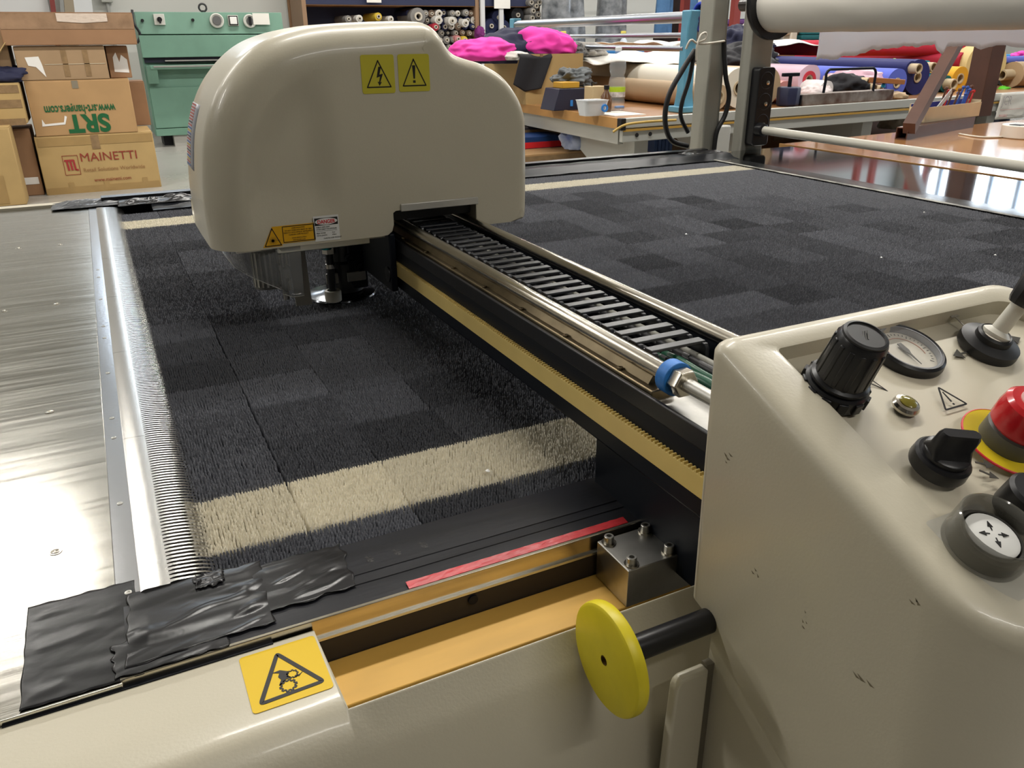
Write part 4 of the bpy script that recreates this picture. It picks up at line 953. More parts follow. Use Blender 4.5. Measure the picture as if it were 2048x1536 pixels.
MB().prism([(TA[0] - .012, TA[1] - .01), (TA[0], TA[1] - .01), TD, (TD[0] - .012, TD[1])], 'xy', TZ - .045, TZ + .002).build('wood_edge', WOODE, LT)
MB().box(TA[0] - .016, TA[0] + .012, TA[1] - .036, TA[1] + .0, TZ - .05, TZ + .004).build('corner_cap', BLACKP, LT, bevel=.003)
MB().prism([(TA[0] + .02, TA[1] + .04), (TA[0] + .05, TA[1] + .04), (TD[0] + .05, TD[1]), (TD[0] + .02, TD[1])], 'xy', TZ - .12, TZ - .03).build('frame_beam', ALUP, LT)
for x in (2.33, 3.02, 3.98, 5.2, 6.6):
    yy = along(x); MB().box(x - .04, x + .04, yy + .0, yy + .07, FLOOR, TZ - .1).build('leg', ALUP, LT, bevel=.003)
    MB().box(x - .04, x + .04, yy + 2.4, yy + 2.47, FLOOR, TZ - .1).build('leg', ALUP, LT, bevel=.003)
    g = MB(); g.prism([(yy + .07, -.35), (yy + .11, -.35), (yy + .75, TZ - .10), (yy + .07, TZ - .10)], 'yz', x - .012, x + .012); g.build('gusset', ALUP, LT)
MB().prism([(2.45, along(2.45) + .5), (7.2, along(7.2) + .5), (7.2, 6.2), (2.45, 6.2)], 'xy', -.40, -.37).build('lower_shelf', CARD3, LT)
for k in (1.0, 1.45): MB().box(3.02, 4.0, along(3.5) + k, along(3.5) + k + .03, -.16, -.12).build('stretcher', ALUP, LT)
for x in ((4.4084, 3.8109, 0.02), (4.533, 3.8332, 0.02), (2.2784, 3.4346, 0.02), (2.3589, 3.415, 0.02)):
    MB().lathe([(.010, 0), (.009, .003), (.0001, .003)], (x[0], along(x[0]) - .029, TZ - .075), (0, -1, 0), 12, cap=False).build('frame_hole', INK, LT)
tag(cable('yellow_strip', ((2.1264, 3.22, 0.0191), (2.1839, 3.21, 0.0479), (2.2946, 3.21, 0.0558), (2.4724, 3.21, 0.0564)), .006, mat('yellow_strap', (0.5, 0.33, 0.08), 0.5)), 'loose yellow strap end hanging off the table edge', 'strap')

def roll(name, end, r, length, m, label, group, core=.028, out=.0, cm=None, dirv=(0.02, 1, 0), seg=26, corelen=.0, hollow=True, wobble=0.0):
    e = Vector(end); d = Vector(dirv).normalized(); o = thing(name, (e.x, e.y, e.z - r), label, 'roll', group)
    def rr(q, i): return r + wobble * nz(q * .7, math.cos(i) * 1.5, math.sin(i) * 1.5)
    x = d.orthogonal().normalized(); y = d.cross(x); rings = []
    prof = [(core, .12), (core, .0)] + [(1, 0.0)] + [(1, length * t / 8) for t in range(1, 9)]
    for rad_, h in prof:
        ring = []
        for i in range(seg):
            t = 2 * PI * i / seg; R = rr(h * 9, t) if rad_ == 1 else rad_; ring.append(e + d * h + (x * math.cos(t) + y * math.sin(t)) * R)
        rings.append(ring)
    MB().loft(rings, cap0=False, cap1=True).build('rolled_cloth', m, o, smooth=50)
    c = MB(); c.lathe([(core * .76, .12), (core * .76, -out), (core, -out), (core, .1)], e, d, seg, cap=False); c.build('core_tube', cm or CORE, o, smooth=40)
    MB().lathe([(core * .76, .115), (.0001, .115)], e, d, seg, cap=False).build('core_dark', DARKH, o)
    return o
FG = 'rolls lying across the long cutting table'
def fm(name, c, **k): return mat(name, c, k.get('rough', .75), var=k.get('var', .08), vscale=6, sheen=.0)
def end(px, r): x = px[0]; return (x, px[1], px[2])
TY = 3.46
RL = [
 ('cream_roll', (3.0062, 3.4, 0.174), .098, 2.1, PAPERC, 'thick cream paper roll ending beside the black slotted holder', .036),
 ('kraft_roll', (3.2835, 3.5, 0.1559), .098, 1.5, KRAFT, 'wide kraft brown paper roll behind the stand upright', .036),
 ('kraft_roll', (2.8401, 3.36, 0.1382), .060, 1.9, KRAFT, 'kraft brown paper roll tucked behind the grey post', .036),
  ('fabric_roll', (3.7756, 3.54, 0.1335), .050, .40, fm('white_cloth', (0.72, 0.70, 0.70)), 'small white fabric roll behind the iron bar weight', .024),
 ('fabric_roll', (4.3942, 3.58, 0.1407), .082, 1.6, fm('periwinkle', (0.10, 0.14, 0.60)), 'bright blue fabric roll with wooden bar in its core', .030),
 ('fabric_roll', (4.669, 3.66, 0.147), .105, 1.7, fm('navy_fabric', (0.015, 0.018, 0.13)), 'large navy fabric roll next to the bright blue roll', .032),
 ('fabric_roll', (4.5967, 3.66, 0.2274), .044, 1.7, fm('navy_fabric2', (0.012, 0.016, 0.11)), 'thin navy fabric roll with lime tie on the large navy roll', .030),
 ('fabric_roll', (4.8863, 3.78, 0.2272), .040, 1.8, fm('teal_fabric', (0.01, 0.30, 0.40)), 'thin turquoise fabric roll on top of the pile', .030),
 ('fabric_roll', (4.9036, 3.72, 0.1321), .062, 1.7, fm('teal_fabric2', (0.008, 0.27, 0.32)), 'large teal fabric roll behind the slanting brown brace', .034),
 ('fabric_roll', (5.0316, 3.72, 0.1224), .052, 1.6, fm('pine_fabric', (0.005, 0.12, 0.12)), 'dark green fabric roll beside the yellow roll', .034),
 ('fabric_roll', (5.2713, 3.8, 0.1281), .076, 1.7, fm('yellow_fabric', (0.72, 0.36, 0.015)), 'golden yellow fabric roll beside the brown upright', .034),
 ('fabric_roll', (6.0496, 4.02, 0.0879), .080, 1.7, fm('charcoal_cloth', (0.035, 0.04, 0.045)), 'charcoal fabric roll with green tag near the brown upright', .030),
 ('kraft_roll', (5.9399, 3.85, 0.1112), .078, .0, KRAFT, 'x', .03),
]
for nm, e, r, l, m, lab, c in RL:
    if l <= 0: continue
    roll(nm, (e[0], e[1], max(e[2], TZ + r) if e[2] < .19 or r > .08 else e[2]), r, l, m, lab, FG, core=c, out=.06 if r < .05 or lab.startswith('dark') else .004, wobble=.004)
# extra loose cores and a long tube running off along the table
for px, lab in (((4.1676, 3.54, 0.1268), 'short cardboard tube lying by the black fabric heap'), ((4.1285, 3.56, 0.1603), 'cardboard tube leaning on the bright blue roll'), ((4.2203, 3.54, 0.1167), 'small cardboard tube beside the torn kraft scrap')):
    e = Vector(px); t_ = thing('cardboard_tube', px, lab, 'tube', 'loose cardboard tubes')
    MB().ring(e, (-.25, 1, .02), .022, .030, 0, .28, 24).build('tube_wall', CORE, t_, smooth=40)
kr = P3((5.8047, 3.8, 0.1234)); t_ = thing('kraft_roll', (kr.x, kr.y, TZ), 'long kraft paper roll with a pale core beyond the brown upright', 'roll', FG)
MB().lathe([(.036, .0), (.085, .0), (.085, 1.3), (.036, 1.3)], (kr.x + .05, kr.y + .03, TZ + .086), (1, .06, 0), 28).build('rolled_paper', KRAFT, t_, smooth=40)
MB().ring((kr.x - .06, kr.y + .03, TZ + .086), (1, .06, 0), .026, .036, 0, .2, 24).build('core_tube', CORE, t_, smooth=40)
# film-wrapped pink roll, red roll along the back, blue pile
pk = fm('pink_film', (0.66, 0.48, 0.58), rough=.15)
rl_ = roll('fabric_roll', (3.7943, 3.7, 0.1804), .084, 1.5, pk, 'pale pink fabric roll wrapped in shiny clear film', FG, core=.028, wobble=.012)
MB().ring((3.7943, 3.7, 0.1804), (0.02, 1, 0), .030, .050, -.004, .01, 28).build('red_ring', fm('red_cloth', (0.52, 0.03, 0.05)), rl_, smooth=40)
roll('fabric_roll', ((3.4349, 3.5, 0.1718)[0], 3.52, TZ + .062), .060, .7, fm('salmon_film', (0.70, 0.30, 0.28), rough=.2), 'salmon fabric roll in film behind the navy weight', FG, core=.025, wobble=.01)
roll('fabric_roll', ((5.6665, 4.05, 0.2247)[0], 4.05, .33), .055, 2.0, fm('crimson_fabric', (0.42, 0.012, 0.035)), 'long crimson fabric roll lying over the other rolls', FG, core=.03, dirv=(-.45, 1, 0), wobble=.008)
roll('fabric_roll', ((5.5773, 3.95, 0.1567)[0], 4.02, .25), .055, 1.6, fm('crimson_fabric2', (0.36, 0.010, 0.035)), 'crimson fabric roll above the golden yellow roll', FG, core=.03, wobble=.008)
# weights
w0 = P3((3.3713, 3.4, 0.082)); W1 = thing('press_weight', (w0.x, 3.42, TZ), 'navy iron block weight with a T handle', 'weight')
MB().lathe([(.052, 0), (.060, .008), (.062, .09), (.058, .098)], (w0.x, 3.42, TZ), (0, 0, 1), 8).build('block', mat('navy_iron', (0.018, 0.022, 0.06), 0.45, var=.3, vscale=20), W1, bevel=.004)
MB().cyl((w0.x, 3.42, TZ + .095), (w0.x, 3.42, TZ + .155), .010).build('stem', BEAM, W1, smooth=40)
MB().box(w0.x - .055, w0.x + .055, 3.408, 3.432, TZ + .150, TZ + .168).build('cross_handle', BEAM, W1, bevel=.003)
i0, i1 = P3((3.4303, 3.3919, 0.07)), P3((4.1898, 3.4933, 0.07)); I = thing('bar_weight', ((i0.x + i1.x) / 2, i0.y + .06, TZ), 'long rusty steel bar weight with a bent rod handle', 'weight')
ib = MB(); ib.bar((i0.x, along(i0.x) + .055, TZ + .030), (i1.x, along(i1.x) + .055, TZ + .030), .075, .058); ib.build('bar', mat('rusty_bar', (0.27, 0.25, 0.23), 0.45, 0.5, var=.5, vscale=14, color2=(0.10, 0.05, 0.035)), I, bevel=.003)
ib = MB(); ib.box(i0.x - .004, i0.x + .001, along(i0.x) + .025, along(i0.x) + .085, TZ + .006, TZ + .054); ib.build('bar_end', BLACKM, I)
hx0, hx1 = (3.6229, 3.45, 0.1034)[0], (4.0083, 3.45, 0.1034)[0]; hy = along(3.6) + .05
hb_ = [(hx0, hy, TZ + .055), (hx0 + .005, hy, TZ + .13)] + [(hx0 + .035 - .035 * math.cos(t), hy, TZ + .145 + .035 * math.sin(t)) for t in (0.3, .8, 1.3)] + [(hx1 - .035 + .035 * math.sin(t), hy, TZ + .145 + .035 * math.cos(t)) for t in (.3, .8, 1.3)] + [(hx1, hy, TZ + .13), (hx1, hy, TZ + .055)]
MB().tube(hb_, .0075, 8).build('rod_handle', BEAM, I, smooth=60)

def lump(name, c, size, m, label, cat, seed, group=None, n=3, amp=.28, fq=1.6, rot=0.0, parent=None, flat=True):
    b = bmesh.new(); bmesh.ops.create_icosphere(b, subdivisions=n + 1, radius=1)
    for v in b.verts:
        p = v.co.copy(); k = 1 + amp * noise.noise(p * fq + Vector((seed, seed * 2.1, 0))) + amp * .5 * noise.noise(p * fq * 2.6 + Vector((0, seed, 3)))
        rdg = 1 - abs(noise.noise(p * fq * 1.9 + Vector((seed * 3, 1, 7)))) * amp * .9
        p = p * k * rdg
        if flat and p.z < -.45: p.z = -.45
        x, y = p.x * size[0], p.y * size[1]; v.co = Vector((x * math.cos(rot) - y * math.sin(rot), x * math.sin(rot) + y * math.cos(rot), p.z * size[2]))
    me = bpy.data.meshes.new(name); b.to_mesh(me); b.free(); me.shade_smooth(); me.materials.append(m)
    o = bpy.data.objects.new(name, me); COL.objects.link(o); o.location = Vector(c) - Vector(root_loc(parent)); o.parent = parent
    if label: tag(o, label, cat, group)
    return o
def drape(name, pts_fn, m, label, cat, nu=24, nv=24, th=.004, group=None):
    o = MB().grid(pts_fn, nu, nv).build(name, m, None, smooth=60, solid=th); tag(o, label, cat, group); return o
lump('fabric_heap', (4.0528, 3.66, 0.1303), (.125, .14, .085), fm('black_cloth', (0.010, 0.010, 0.014)), 'black fabric heap behind the bar weight handle', 'fabric', 2.2)
lump('fabric_heap', (3.7389, 3.58, 0.1166), (.09, .10, .055), fm('white_wrap', (0.70, 0.62, 0.62)), 'crumpled white and pink wrapping behind the iron bar', 'fabric', 3.1)
lump('fabric_heap', (4.2276, 3.75, 0.167), (.20, .16, .06), fm('pink_wrap', (0.62, 0.40, 0.48), rough=.2), 'crumpled pale pink film between the rolls', 'fabric', 5.4)
b_ = MB(); b_.bar((4.0056, 3.44, 0.1846), (4.2976, 3.46, 0.1651), .03, .028); tag(b_.build('wooden_bar', mat('orange_wood', (0.36, 0.13, 0.03), 0.4), bevel=.003), 'orange wooden bar pushed into the blue roll core', 'bar')
lump('paper_scrap', (4.2723, 3.46, 0.0856), (.07, .05, .03), KRAFT, 'torn kraft paper scrap in front of the bright blue roll', 'paper', 8.8, n=2)
mk = MB(); c_ = P3((4.1261, 3.45, 0.1377)); mk.lathe([(.001, 0), (.012, .004), (.012, .02), (.001, .024)], c_, (0, 0, 1), 10); tag(mk.build('blue_marker_cap', mat('cyan_plastic', (0.02, 0.35, 0.6), 0.4), smooth=50), 'small cyan cap beside the cardboard tubes', 'cap')
# beige cut roll standing by the brown upright
e = P3((5.6358, 3.9, 0.1241)); t_ = thing('foam_coil', (e.x, e.y, TZ), 'pale yellow foam strip coil standing beyond the brown upright', 'coil')
FOAM = mat('pale_foam', (0.66, 0.52, 0.24), 0.7)
MB().ring((e.x + .02, 3.90, TZ + .155), (.35, 1, 0), .105, .150, 0, .16, 36).build('outer_turn', FOAM, t_, smooth=40)
MB().ring((e.x + .015, 3.87, TZ + .125), (.35, 1, 0), .070, .100, 0, .10, 36).build('inner_turn', FOAM, t_, smooth=40)
MB().lathe([(.05, 0), (.055, .06)], (e.x - .03, 3.86, TZ + .11), (.3, 1, 0), 20).build('printed_core', mat('printed_wrap', (0.40, 0.16, 0.14), 0.5, var=.8, vscale=30, color2=(.10, .14, .35)), t_)
lump('green_rag', (5.6849, 3.75, 0.0701), (.05, .04, .02), mat('lime', (0.10, 0.55, 0.02), .5), 'lime green scrap below the charcoal roll', 'fabric', 1.4, n=2)
# paper sheet with handwriting clipped over the table edge
s0, s1 = P3((5.2082, 3.46, -0.1583)), P3((5.4489, 3.46, 0.0664))
pw = s1.x - s0.x
PS = thing('paper_note', (s0.x + pw / 2, 3.44, s0.z), 'white paper note with faint red handwriting hanging off the table', 'note')
xs0, xs1 = (5.1798, 3.44, -0.1179)[0], (5.4749, 3.44, -0.1324)[0]; zs0, zs1 = -.085, .074
def nfn(u, v): return (xs0 + (xs1 - xs0) * u, 3.425 + .004 * nz(u * 3, v * 4) + .01 * (1 - v), zs0 + (zs1 - zs0) * v)
MB().grid(nfn, 10, 12).build('sheet', PAPERW, PS, smooth=60, solid=.001)
PINK = mat('faded_red_ink', (0.62, 0.28, 0.26), 0.6); PGREY = mat('faded_grey_ink', (0.42, 0.38, 0.38), 0.6)
text('handwriting', 'JCR', .075, PGREY, PS, (xs0 + .015, 3.418, .005), (1, 0, 0), (0, 0, 1), sx=.8)
text('handwriting', 'INVISIBLE', .024, PINK, PS, (xs0 + .010, 3.418, -.070), (1, 0, 0), (0, 0, 1), sx=.85)
MB().box(xs0 + .012, xs1 - .012, 3.417, 3.4185, -.026, -.024).build('ink_line', PINK, PS)

# ---- left part of the table: clothes box, spreader frame, bottle, papers
CB = thing('clothes_carton', (2.55, 4.5, TZ), 'open cardboard carton heaped with pink and navy clothes', 'carton')
cx0, cx1 = 1.70, (2.5815, 4.25, 0.0823)[0]
BXZ = .335
def walls(x0, x1, y0, y1, z0, z1, m, parent, th=.006):
    MB().box(x0, x1, y0, y0 + th, z0, z1).build('front_side', m, parent); MB().box(x0, x1, y1 - th, y1, z0, z1).build('back_side', m, parent)
    MB().box(x0, x0 + th, y0 + th, y1 - th, z0, z1).build('end_side', m, parent); MB().box(x1 - th, x1, y0 + th, y1 - th, z0, z1).build('end_side', m, parent)
    MB().box(x0 + th, x1 - th, y0 + th, y1 - th, z0, z0 + th).build('bottom', m, parent)
walls(2.21, cx1, 4.25, 4.80, TZ, BXZ, CARD2, CB)
MB().box(2.30, 2.318, 4.246, 4.25, .26, BXZ).build('tape_strip', PACKT, CB)
CG = 'clothes heaped in the open carton'
PINKC = fm('hot_pink_cloth', (0.85, 0.05, 0.42)); NAVC = fm('navy_cloth2', (0.012, 0.014, 0.045)); BLKC = fm('black_knit', (0.012, 0.012, 0.016))
lump('pink_garment', (2.0253, 4.4, 0.3423), (.22, .16, .085), PINKC, 'hot pink garment at the carton corner near the machine head', 'garment', 1.1, CG, rot=.4, amp=.22, fq=1.2, n=4)
lump('pink_garment', (2.3985, 4.42, 0.3611), (.20, .15, .115), PINKC, 'hot pink garment folded on top of the navy clothes', 'garment', 4.7, CG, rot=-.3, amp=.22, fq=1.2, n=4)
lump('navy_garment', (2.27, 4.5, 0.3432), (.26, .20, .13), NAVC, 'navy garment in the middle of the clothes heap', 'garment', 2.9, CG, n=4, amp=.24, fq=1.3)
lump('navy_garment', (2.3682, 4.55, 0.3742), (.18, .16, .10), BLKC, 'black garment crowning the clothes heap', 'garment', 7.9, CG, n=4, amp=.24, fq=1.3)
lump('navy_garment', (2.5713, 4.5, 0.3366), (.15, .18, .085), mat('speckled_black', (0.012, 0.013, 0.015), .7, var=.9, vscale=90, color2=(.25, .25, .24)), 'black speckled garment at the carton edge', 'garment', 3.9, CG, n=4)
lump('white_garment', (2.1734, 4.34, 0.3202), (.12, .08, .035), PAPERW, 'white garment peeping under the navy clothes', 'garment', 6.1, CG)
lump('green_garment', (1.9426, 4.34, 0.3161), (.08, .06, .03), mat('lime_cloth', (0.12, 0.62, 0.02), .7), 'lime green garment scrap at the carton corner', 'garment', 9.1, CG)
lump('patterned_garment', (2.7404, 4.55, 0.3394), (.19, .16, .055), mat('grey_print', (0.52, 0.49, 0.45), .7, var=.5, vscale=30), 'pale grey patterned garment lying over the carton edge', 'garment', 5.9, CG)
k0 = [P3(t) for t in ((2.1696, 4.24, 0.3269), (2.3714, 4.24, 0.3239), (2.2679, 4.235, 0.1426), (2.1229, 4.235, 0.1838))]
def hang(u, v):
    top = k0[0].lerp(k0[1], u); bot = k0[3].lerp(Vector(((2.2999, 4.235, 0.1522))), u); p = top.lerp(bot, max(0, v - .15) / .85)
    y = 4.238 - .008 * math.sin(u * 7 + v) + (.10 * (1 - v / .15) if v < .15 else 0); z = p.z + (.0 if v > .15 else .012) - .03 * (1 - abs(u * 2 - .9)) * v
    return (p.x, y, z)
drape('dark_cloth', hang, BLKC, 'black cloth hanging over the front of the carton', 'cloth')
lump('grey_cloth', (2.3305, 3.95, 0.2098), (.115, .09, .07), fm('grey_knit', (0.12, 0.13, 0.135)), 'crumpled grey cloth on top of the dark small box', 'cloth', 4.4, n=4, amp=.4)
# small things
d0 = P3((2.4036, 4.0299, 0.07)); DB = thing('dark_box', (d0.x, d0.y, TZ), 'dark navy product box with tiny blue print on the table end', 'box')
DX = (2.1407, 2.3336, 0.0936, 0.1767)
MB().prism([(DX[0], TZ), (DX[1], TZ), (DX[1] + .005, DX[3]), (DX[0] + .03, DX[3])], 'xz', 3.80, 3.95).build('carton', mat('navy_card', (0.02, 0.022, 0.045), .4), DB, bevel=.003)
MB().box((DX[0] + DX[1]) / 2 + .0, (DX[0] + DX[1]) / 2 + .015, 3.797, 3.8, TZ + .02, TZ + .05).build('blue_print', BLUEINK, DB)
MB().box(DX[0] + .06, DX[1] - .03, 3.82, 3.92, DX[3], DX[3] + .03).build('yellow_packet', mat('ochre', (0.55, 0.30, 0.03), .5), DB, bevel=.003)
SX = (2.2839, 2.3717, 0.1036, 0.1905)
SB = thing('small_carton', ((SX[0] + SX[1]) / 2, 3.7, TZ), 'small tan carton with a hook behind the plastic tub', 'carton')
MB().box(SX[0], SX[1], 3.66, 3.74, TZ, SX[3]).build('carton_body', mat('tan_card', (0.55, 0.42, 0.24), .6), SB, bevel=.002)
cable('wire_hook', ((SX[0] + .02, 3.70, SX[3]), (SX[0] + .02, 3.70, SX[3] + .02), (SX[0] + .035, 3.70, SX[3] + .012), (SX[0] + .05, 3.70, SX[3] + .015)), .004, BLACKP, SB)
PT = (2.0859, 2.2557, 0.0977, 0.1656)
TUB = thing('plastic_tub', ((PT[0] + PT[1]) / 2, 3.48, TZ), 'translucent white plastic tub with a round blue logo', 'tub')
TM = mat('milky_plastic', (0.72, 0.74, 0.76), .25, alpha=.72)
MB().loft([[(x, y, z) for x, y in rrect((PT[0] + PT[1]) / 2 - w, (PT[0] + PT[1]) / 2 + w, 3.48 - h, 3.48 + h, .02)] for w, h, z in ((.055, .04, TZ + .001), (.068, .052, TZ + .07), (.071, .055, TZ + .072), (.066, .050, TZ + .070), (.053, .038, TZ + .004))]).build('tub_body', TM, TUB, smooth=40)
ring_c = ((PT[0] + PT[1]) / 2 + .040, 3.48 - .049, TZ + .036)
MB().ring(ring_c, (0, -1, 0), .010, .018, 0, .006, 24).build('blue_logo', BLUEINK, TUB)
tag(MB().box(2.24, 2.42, 3.38, 3.62, TZ, TZ + .003).build('paper_sheet', PAPERW), 'white paper sheets under the plastic tub', 'paper')
tag(lump('paper_scraps', (2.3267, 3.9113, 0.078), (.10, .05, .012), PAPERC, 'pile of cream paper scraps beside the plastic tub', 'paper', 2.0, n=2), 'pile of cream paper scraps beside the plastic tub', 'paper')
bo = P3((2.4324, 3.6636, 0.07)); BT = thing('water_bottle', (bo.x, bo.y, TZ), 'clear plastic water bottle with lime label near the table corner', 'bottle')
BP = [(.038, .0), (.042, .006), (.043, .05), (.040, .056), (.043, .062), (.043, .135), (.040, .155), (.034, .170), (.040, .185), (.043, .21), (.040, .235), (.026, .265), (.0145, .280), (.0145, .292)]
MB().lathe(BP, (bo.x, bo.y, TZ), (0, 0, 1), 28).build('bottle_body', PETCL, BT, smooth=60)
MB().lathe([(.0165, .283), (.0165, .301), (.012, .303)], (bo.x, bo.y, TZ), (0, 0, 1), 20).build('bottle_cap', mat('frosted_cap', (0.72, 0.75, 0.76), .4), BT, smooth=40)
MB().lathe([(.0436, .092), (.0436, .115)], (bo.x, bo.y, TZ), (0, 0, 1), 28, cap=False).build('lime_band', mat('lime_label', (0.45, 0.62, 0.03), .4), BT, smooth=40)
MB().lathe([(.0436, .068), (.0436, .092)], (bo.x, bo.y, TZ), (0, 0, 1), 28, cap=False).build('white_band', mat('pale_label', (0.72, 0.66, 0.64), .4, var=.4, vscale=60), BT, smooth=40)
sb_ = P3((2.3288, 3.6, 0.1643)); SBT = thing('small_bottle', (sb_.x, 3.60, TZ), 'small amber bottle behind the water bottle', 'bottle')
MB().lathe([(.026, 0), (.028, .01), (.028, .075), (.012, .10), (.012, .118), (.0001, .118)], (sb_.x, 3.60, TZ), (0, 0, 1), 18, cap=False).build('bottle_body', mat('amber_glass', (0.12, 0.06, 0.03), .15), SBT, smooth=50)
MB().cyl((sb_.x, 3.60, TZ + .110), (sb_.x, 3.60, TZ + .128), .014).build('bottle_cap', BLACKP, SBT, smooth=40)
tag(MB().box(bo.x + .07, bo.x + .12, bo.y + .10, bo.y + .125, TZ, TZ + .012).build('blue_clip', BLUEINK, bevel=.003), 'small blue plastic clip by the paper rolls', 'clip')
def wsheet(u, v):
    x = 2.65 + 1.1 * u; y = 4.25 + .9 * v; return (x, y, .27 + .05 * nz(u * 2.4, v * 2.0, 3) + .03 * nz(u * 6, v * 5, 1) + .05 * math.sin(v * 1.5))
drape('white_sheet', wsheet, PAPERW, 'white crumpled paper sheet spread over the rolls behind the blue frame', 'paper', 40, 30)
# blue spreader frame
SP = thing('spreader_frame', (2.72, 4.5, TZ), 'sky blue end posts joined by three steel tubes across the table', 'frame')
a_, c_ = P3((2.6592, 3.4, 0.0665)), P3((2.8253, 5.6, 0.3877))
for (x, y, zt) in ((a_.x, 3.40, .535), (c_.x, 5.60, .545)):
    MB().prism([(y - .05, TZ), (y + .05, TZ), (y + .028, TZ + .10), (y + .028, zt), (y - .045, zt), (y - .028, zt - .08), (y - .028, TZ + .10)], 'yz', x - .03, x + .03).build('end_post', SKYB, SP, bevel=.006)
    MB().box(x - .05, x + .05, y - .06, y + .06, TZ, TZ + .03).build('post_foot', SKYB, SP, bevel=.005)
for dz, r, dx in ((.505, .026, .0), (.425, .012, .01), (.365, .014, .02)):
    MB().cyl((a_.x - dx, 3.40, dz), (c_.x - dx, 5.60, dz), r, seg=20).build('cross_tube', mat('dull_tube', (0.42, 0.44, 0.48), 0.3, 1.0), SP, smooth=40)
MB().box(a_.x + .03, a_.x + .045, 3.38, 3.42, .30, .50).build('side_plate', ALU, SP)
RP = thing('rope_coil', (a_.x + .05, 3.38, .40), 'blue and yellow rope wound around the blue frame end', 'rope')
for k, (mm, r) in enumerate(((fm('blue_rope', (0.02, 0.05, 0.42)), .048), (fm('blue_rope', (0.02, 0.05, 0.42)), .044), (fm('yellow_rope', (0.50, 0.30, 0.02)), .040), (ROPE, .037))):
    MB().tube([(a_.x + .045 + .016 * k, 3.385 + r * math.cos(t), .505 + r * 1.25 * math.sin(t)) for t in [2 * PI * q / 22 for q in range(23)]], .008, 8).build('rope_turn', mm, RP, smooth=60)
MB().cyl((a_.x + .02, 3.385, .505), (a_.x + .13, 3.385, .505), .024, seg=20).build('spool_end', ALU, RP, smooth=40)
# hanging switch box on the frame foot
tag(MB().box(a_.x + .02, a_.x + .12, 3.17, 3.215, -.12, .02).build('switch_box', mat('pale_grey_box', (0.5, 0.5, 0.47), .4), bevel=.006), 'pale grey switch box hanging under the blue frame post', 'switch box')

# ---- under the long table
UG = 'boxes on the shelf under the long table'
def ubox(nm, B, y, dep, m, lab, z0=None, extra=None):
    t_ = thing(nm, ((B[0] + B[1]) / 2, y + dep / 2, B[2]), lab, 'box', UG)
    MB().box(B[0], B[1], y, y + dep, max(B[2], -.368), B[3]).build('box_body', m, t_, bevel=.004)
    MB().box(B[0] + .02, B[1] - .02, y - .003, y, (B[2] + B[3]) / 2 - .02, (B[2] + B[3]) / 2 + .012).build('tape_band', extra or PACKT, t_)
    return t_
BLUEB = mat('blue_carton', (0.015, 0.06, 0.22), .5, var=.3, vscale=10)
ubox('blue_carton', (2.0963, 2.3793, -0.1714, -0.0874), 4.1, .4, BLUEB, 'blue printed carton on the shelf under the table', extra=REDINK)
ubox('brown_carton', (1.9939, 2.4969, -0.2001, -0.1526), 3.9, .5, CARD, 'flat brown carton under the blue printed carton')
ubox('dark_carton', (2.1989, 2.5175, -0.1126, -0.0565), 4.3, .4, fm('dark_card', (0.06, 0.05, 0.05)), 'dark carton stacked on the blue printed carton')
ubox('brown_carton', (2.8512, 3.1714, -0.2819, -0.1097), 4.2, .5, CARD3, 'brown carton with black print behind the table leg')
ubox('brown_carton', (3.2668, 3.5312, -0.3199, -0.1387), 4.3, .5, CARD3, 'brown carton behind the blue striped crate')
lump('plastic_bag', (2.3468, 3.9, -0.0902), (.09, .08, .11), mat('blue_white_bag', (0.42, 0.46, 0.55), .3, var=.8, vscale=9, color2=(0.03, .08, .3)), 'blue and white plastic bag under the table end', 'bag', 6.6)
cr_ = (2.9362, 3.0718, -0.2113, -0.0915); CRT = thing('striped_crate', (cr_[0], 4.0, cr_[2]), 'blue slatted crate on the shelf below the table', 'crate')
for k in range(5):
    x = cr_[0] + (cr_[1] - cr_[0]) * k / 5; MB().box(x, x + .022, 4.0, 4.15, cr_[2], cr_[3]).build('slat', mat('dull_blue', (0.04, 0.09, 0.25), .5), CRT)
lump('red_white_bag', (2.5991, 3.75, -0.1608), (.06, .05, .08), mat('red_white', (0.55, 0.5, 0.5), .4, var=.7, vscale=10, color2=(.5, .05, .06)), 'red and white bag standing by the table leg', 'bag', 4.1)
lump('black_bundle', (5.1111, 4.6, -0.2654), (.25, .2, .22), BLKC, 'black bundle stored under the table behind the crossbars', 'bundle', 3.3)
lump('black_bundle', (6.7765, 4.6, -0.3411), (.26, .2, .15), NAVC, 'navy bundle stored under the table near the paper note', 'bundle', 5.3)
ubox('brown_carton', (4.4204, 4.9263, -0.3682, -0.1714), 4.6, .5, CARD3, 'brown carton under the table below the bar weight')
lump('white_bundle', (5.7033, 4.6, -0.2204), (.12, .12, .10), PAPERC, 'pale bundle under the table beside the slanting brace', 'bundle', 2.3)
ubox('crimson_box', (4.7805, 4.867, -0.3203, -0.128), 4.4, .1, OXRED, 'narrow dark red board standing under the table')

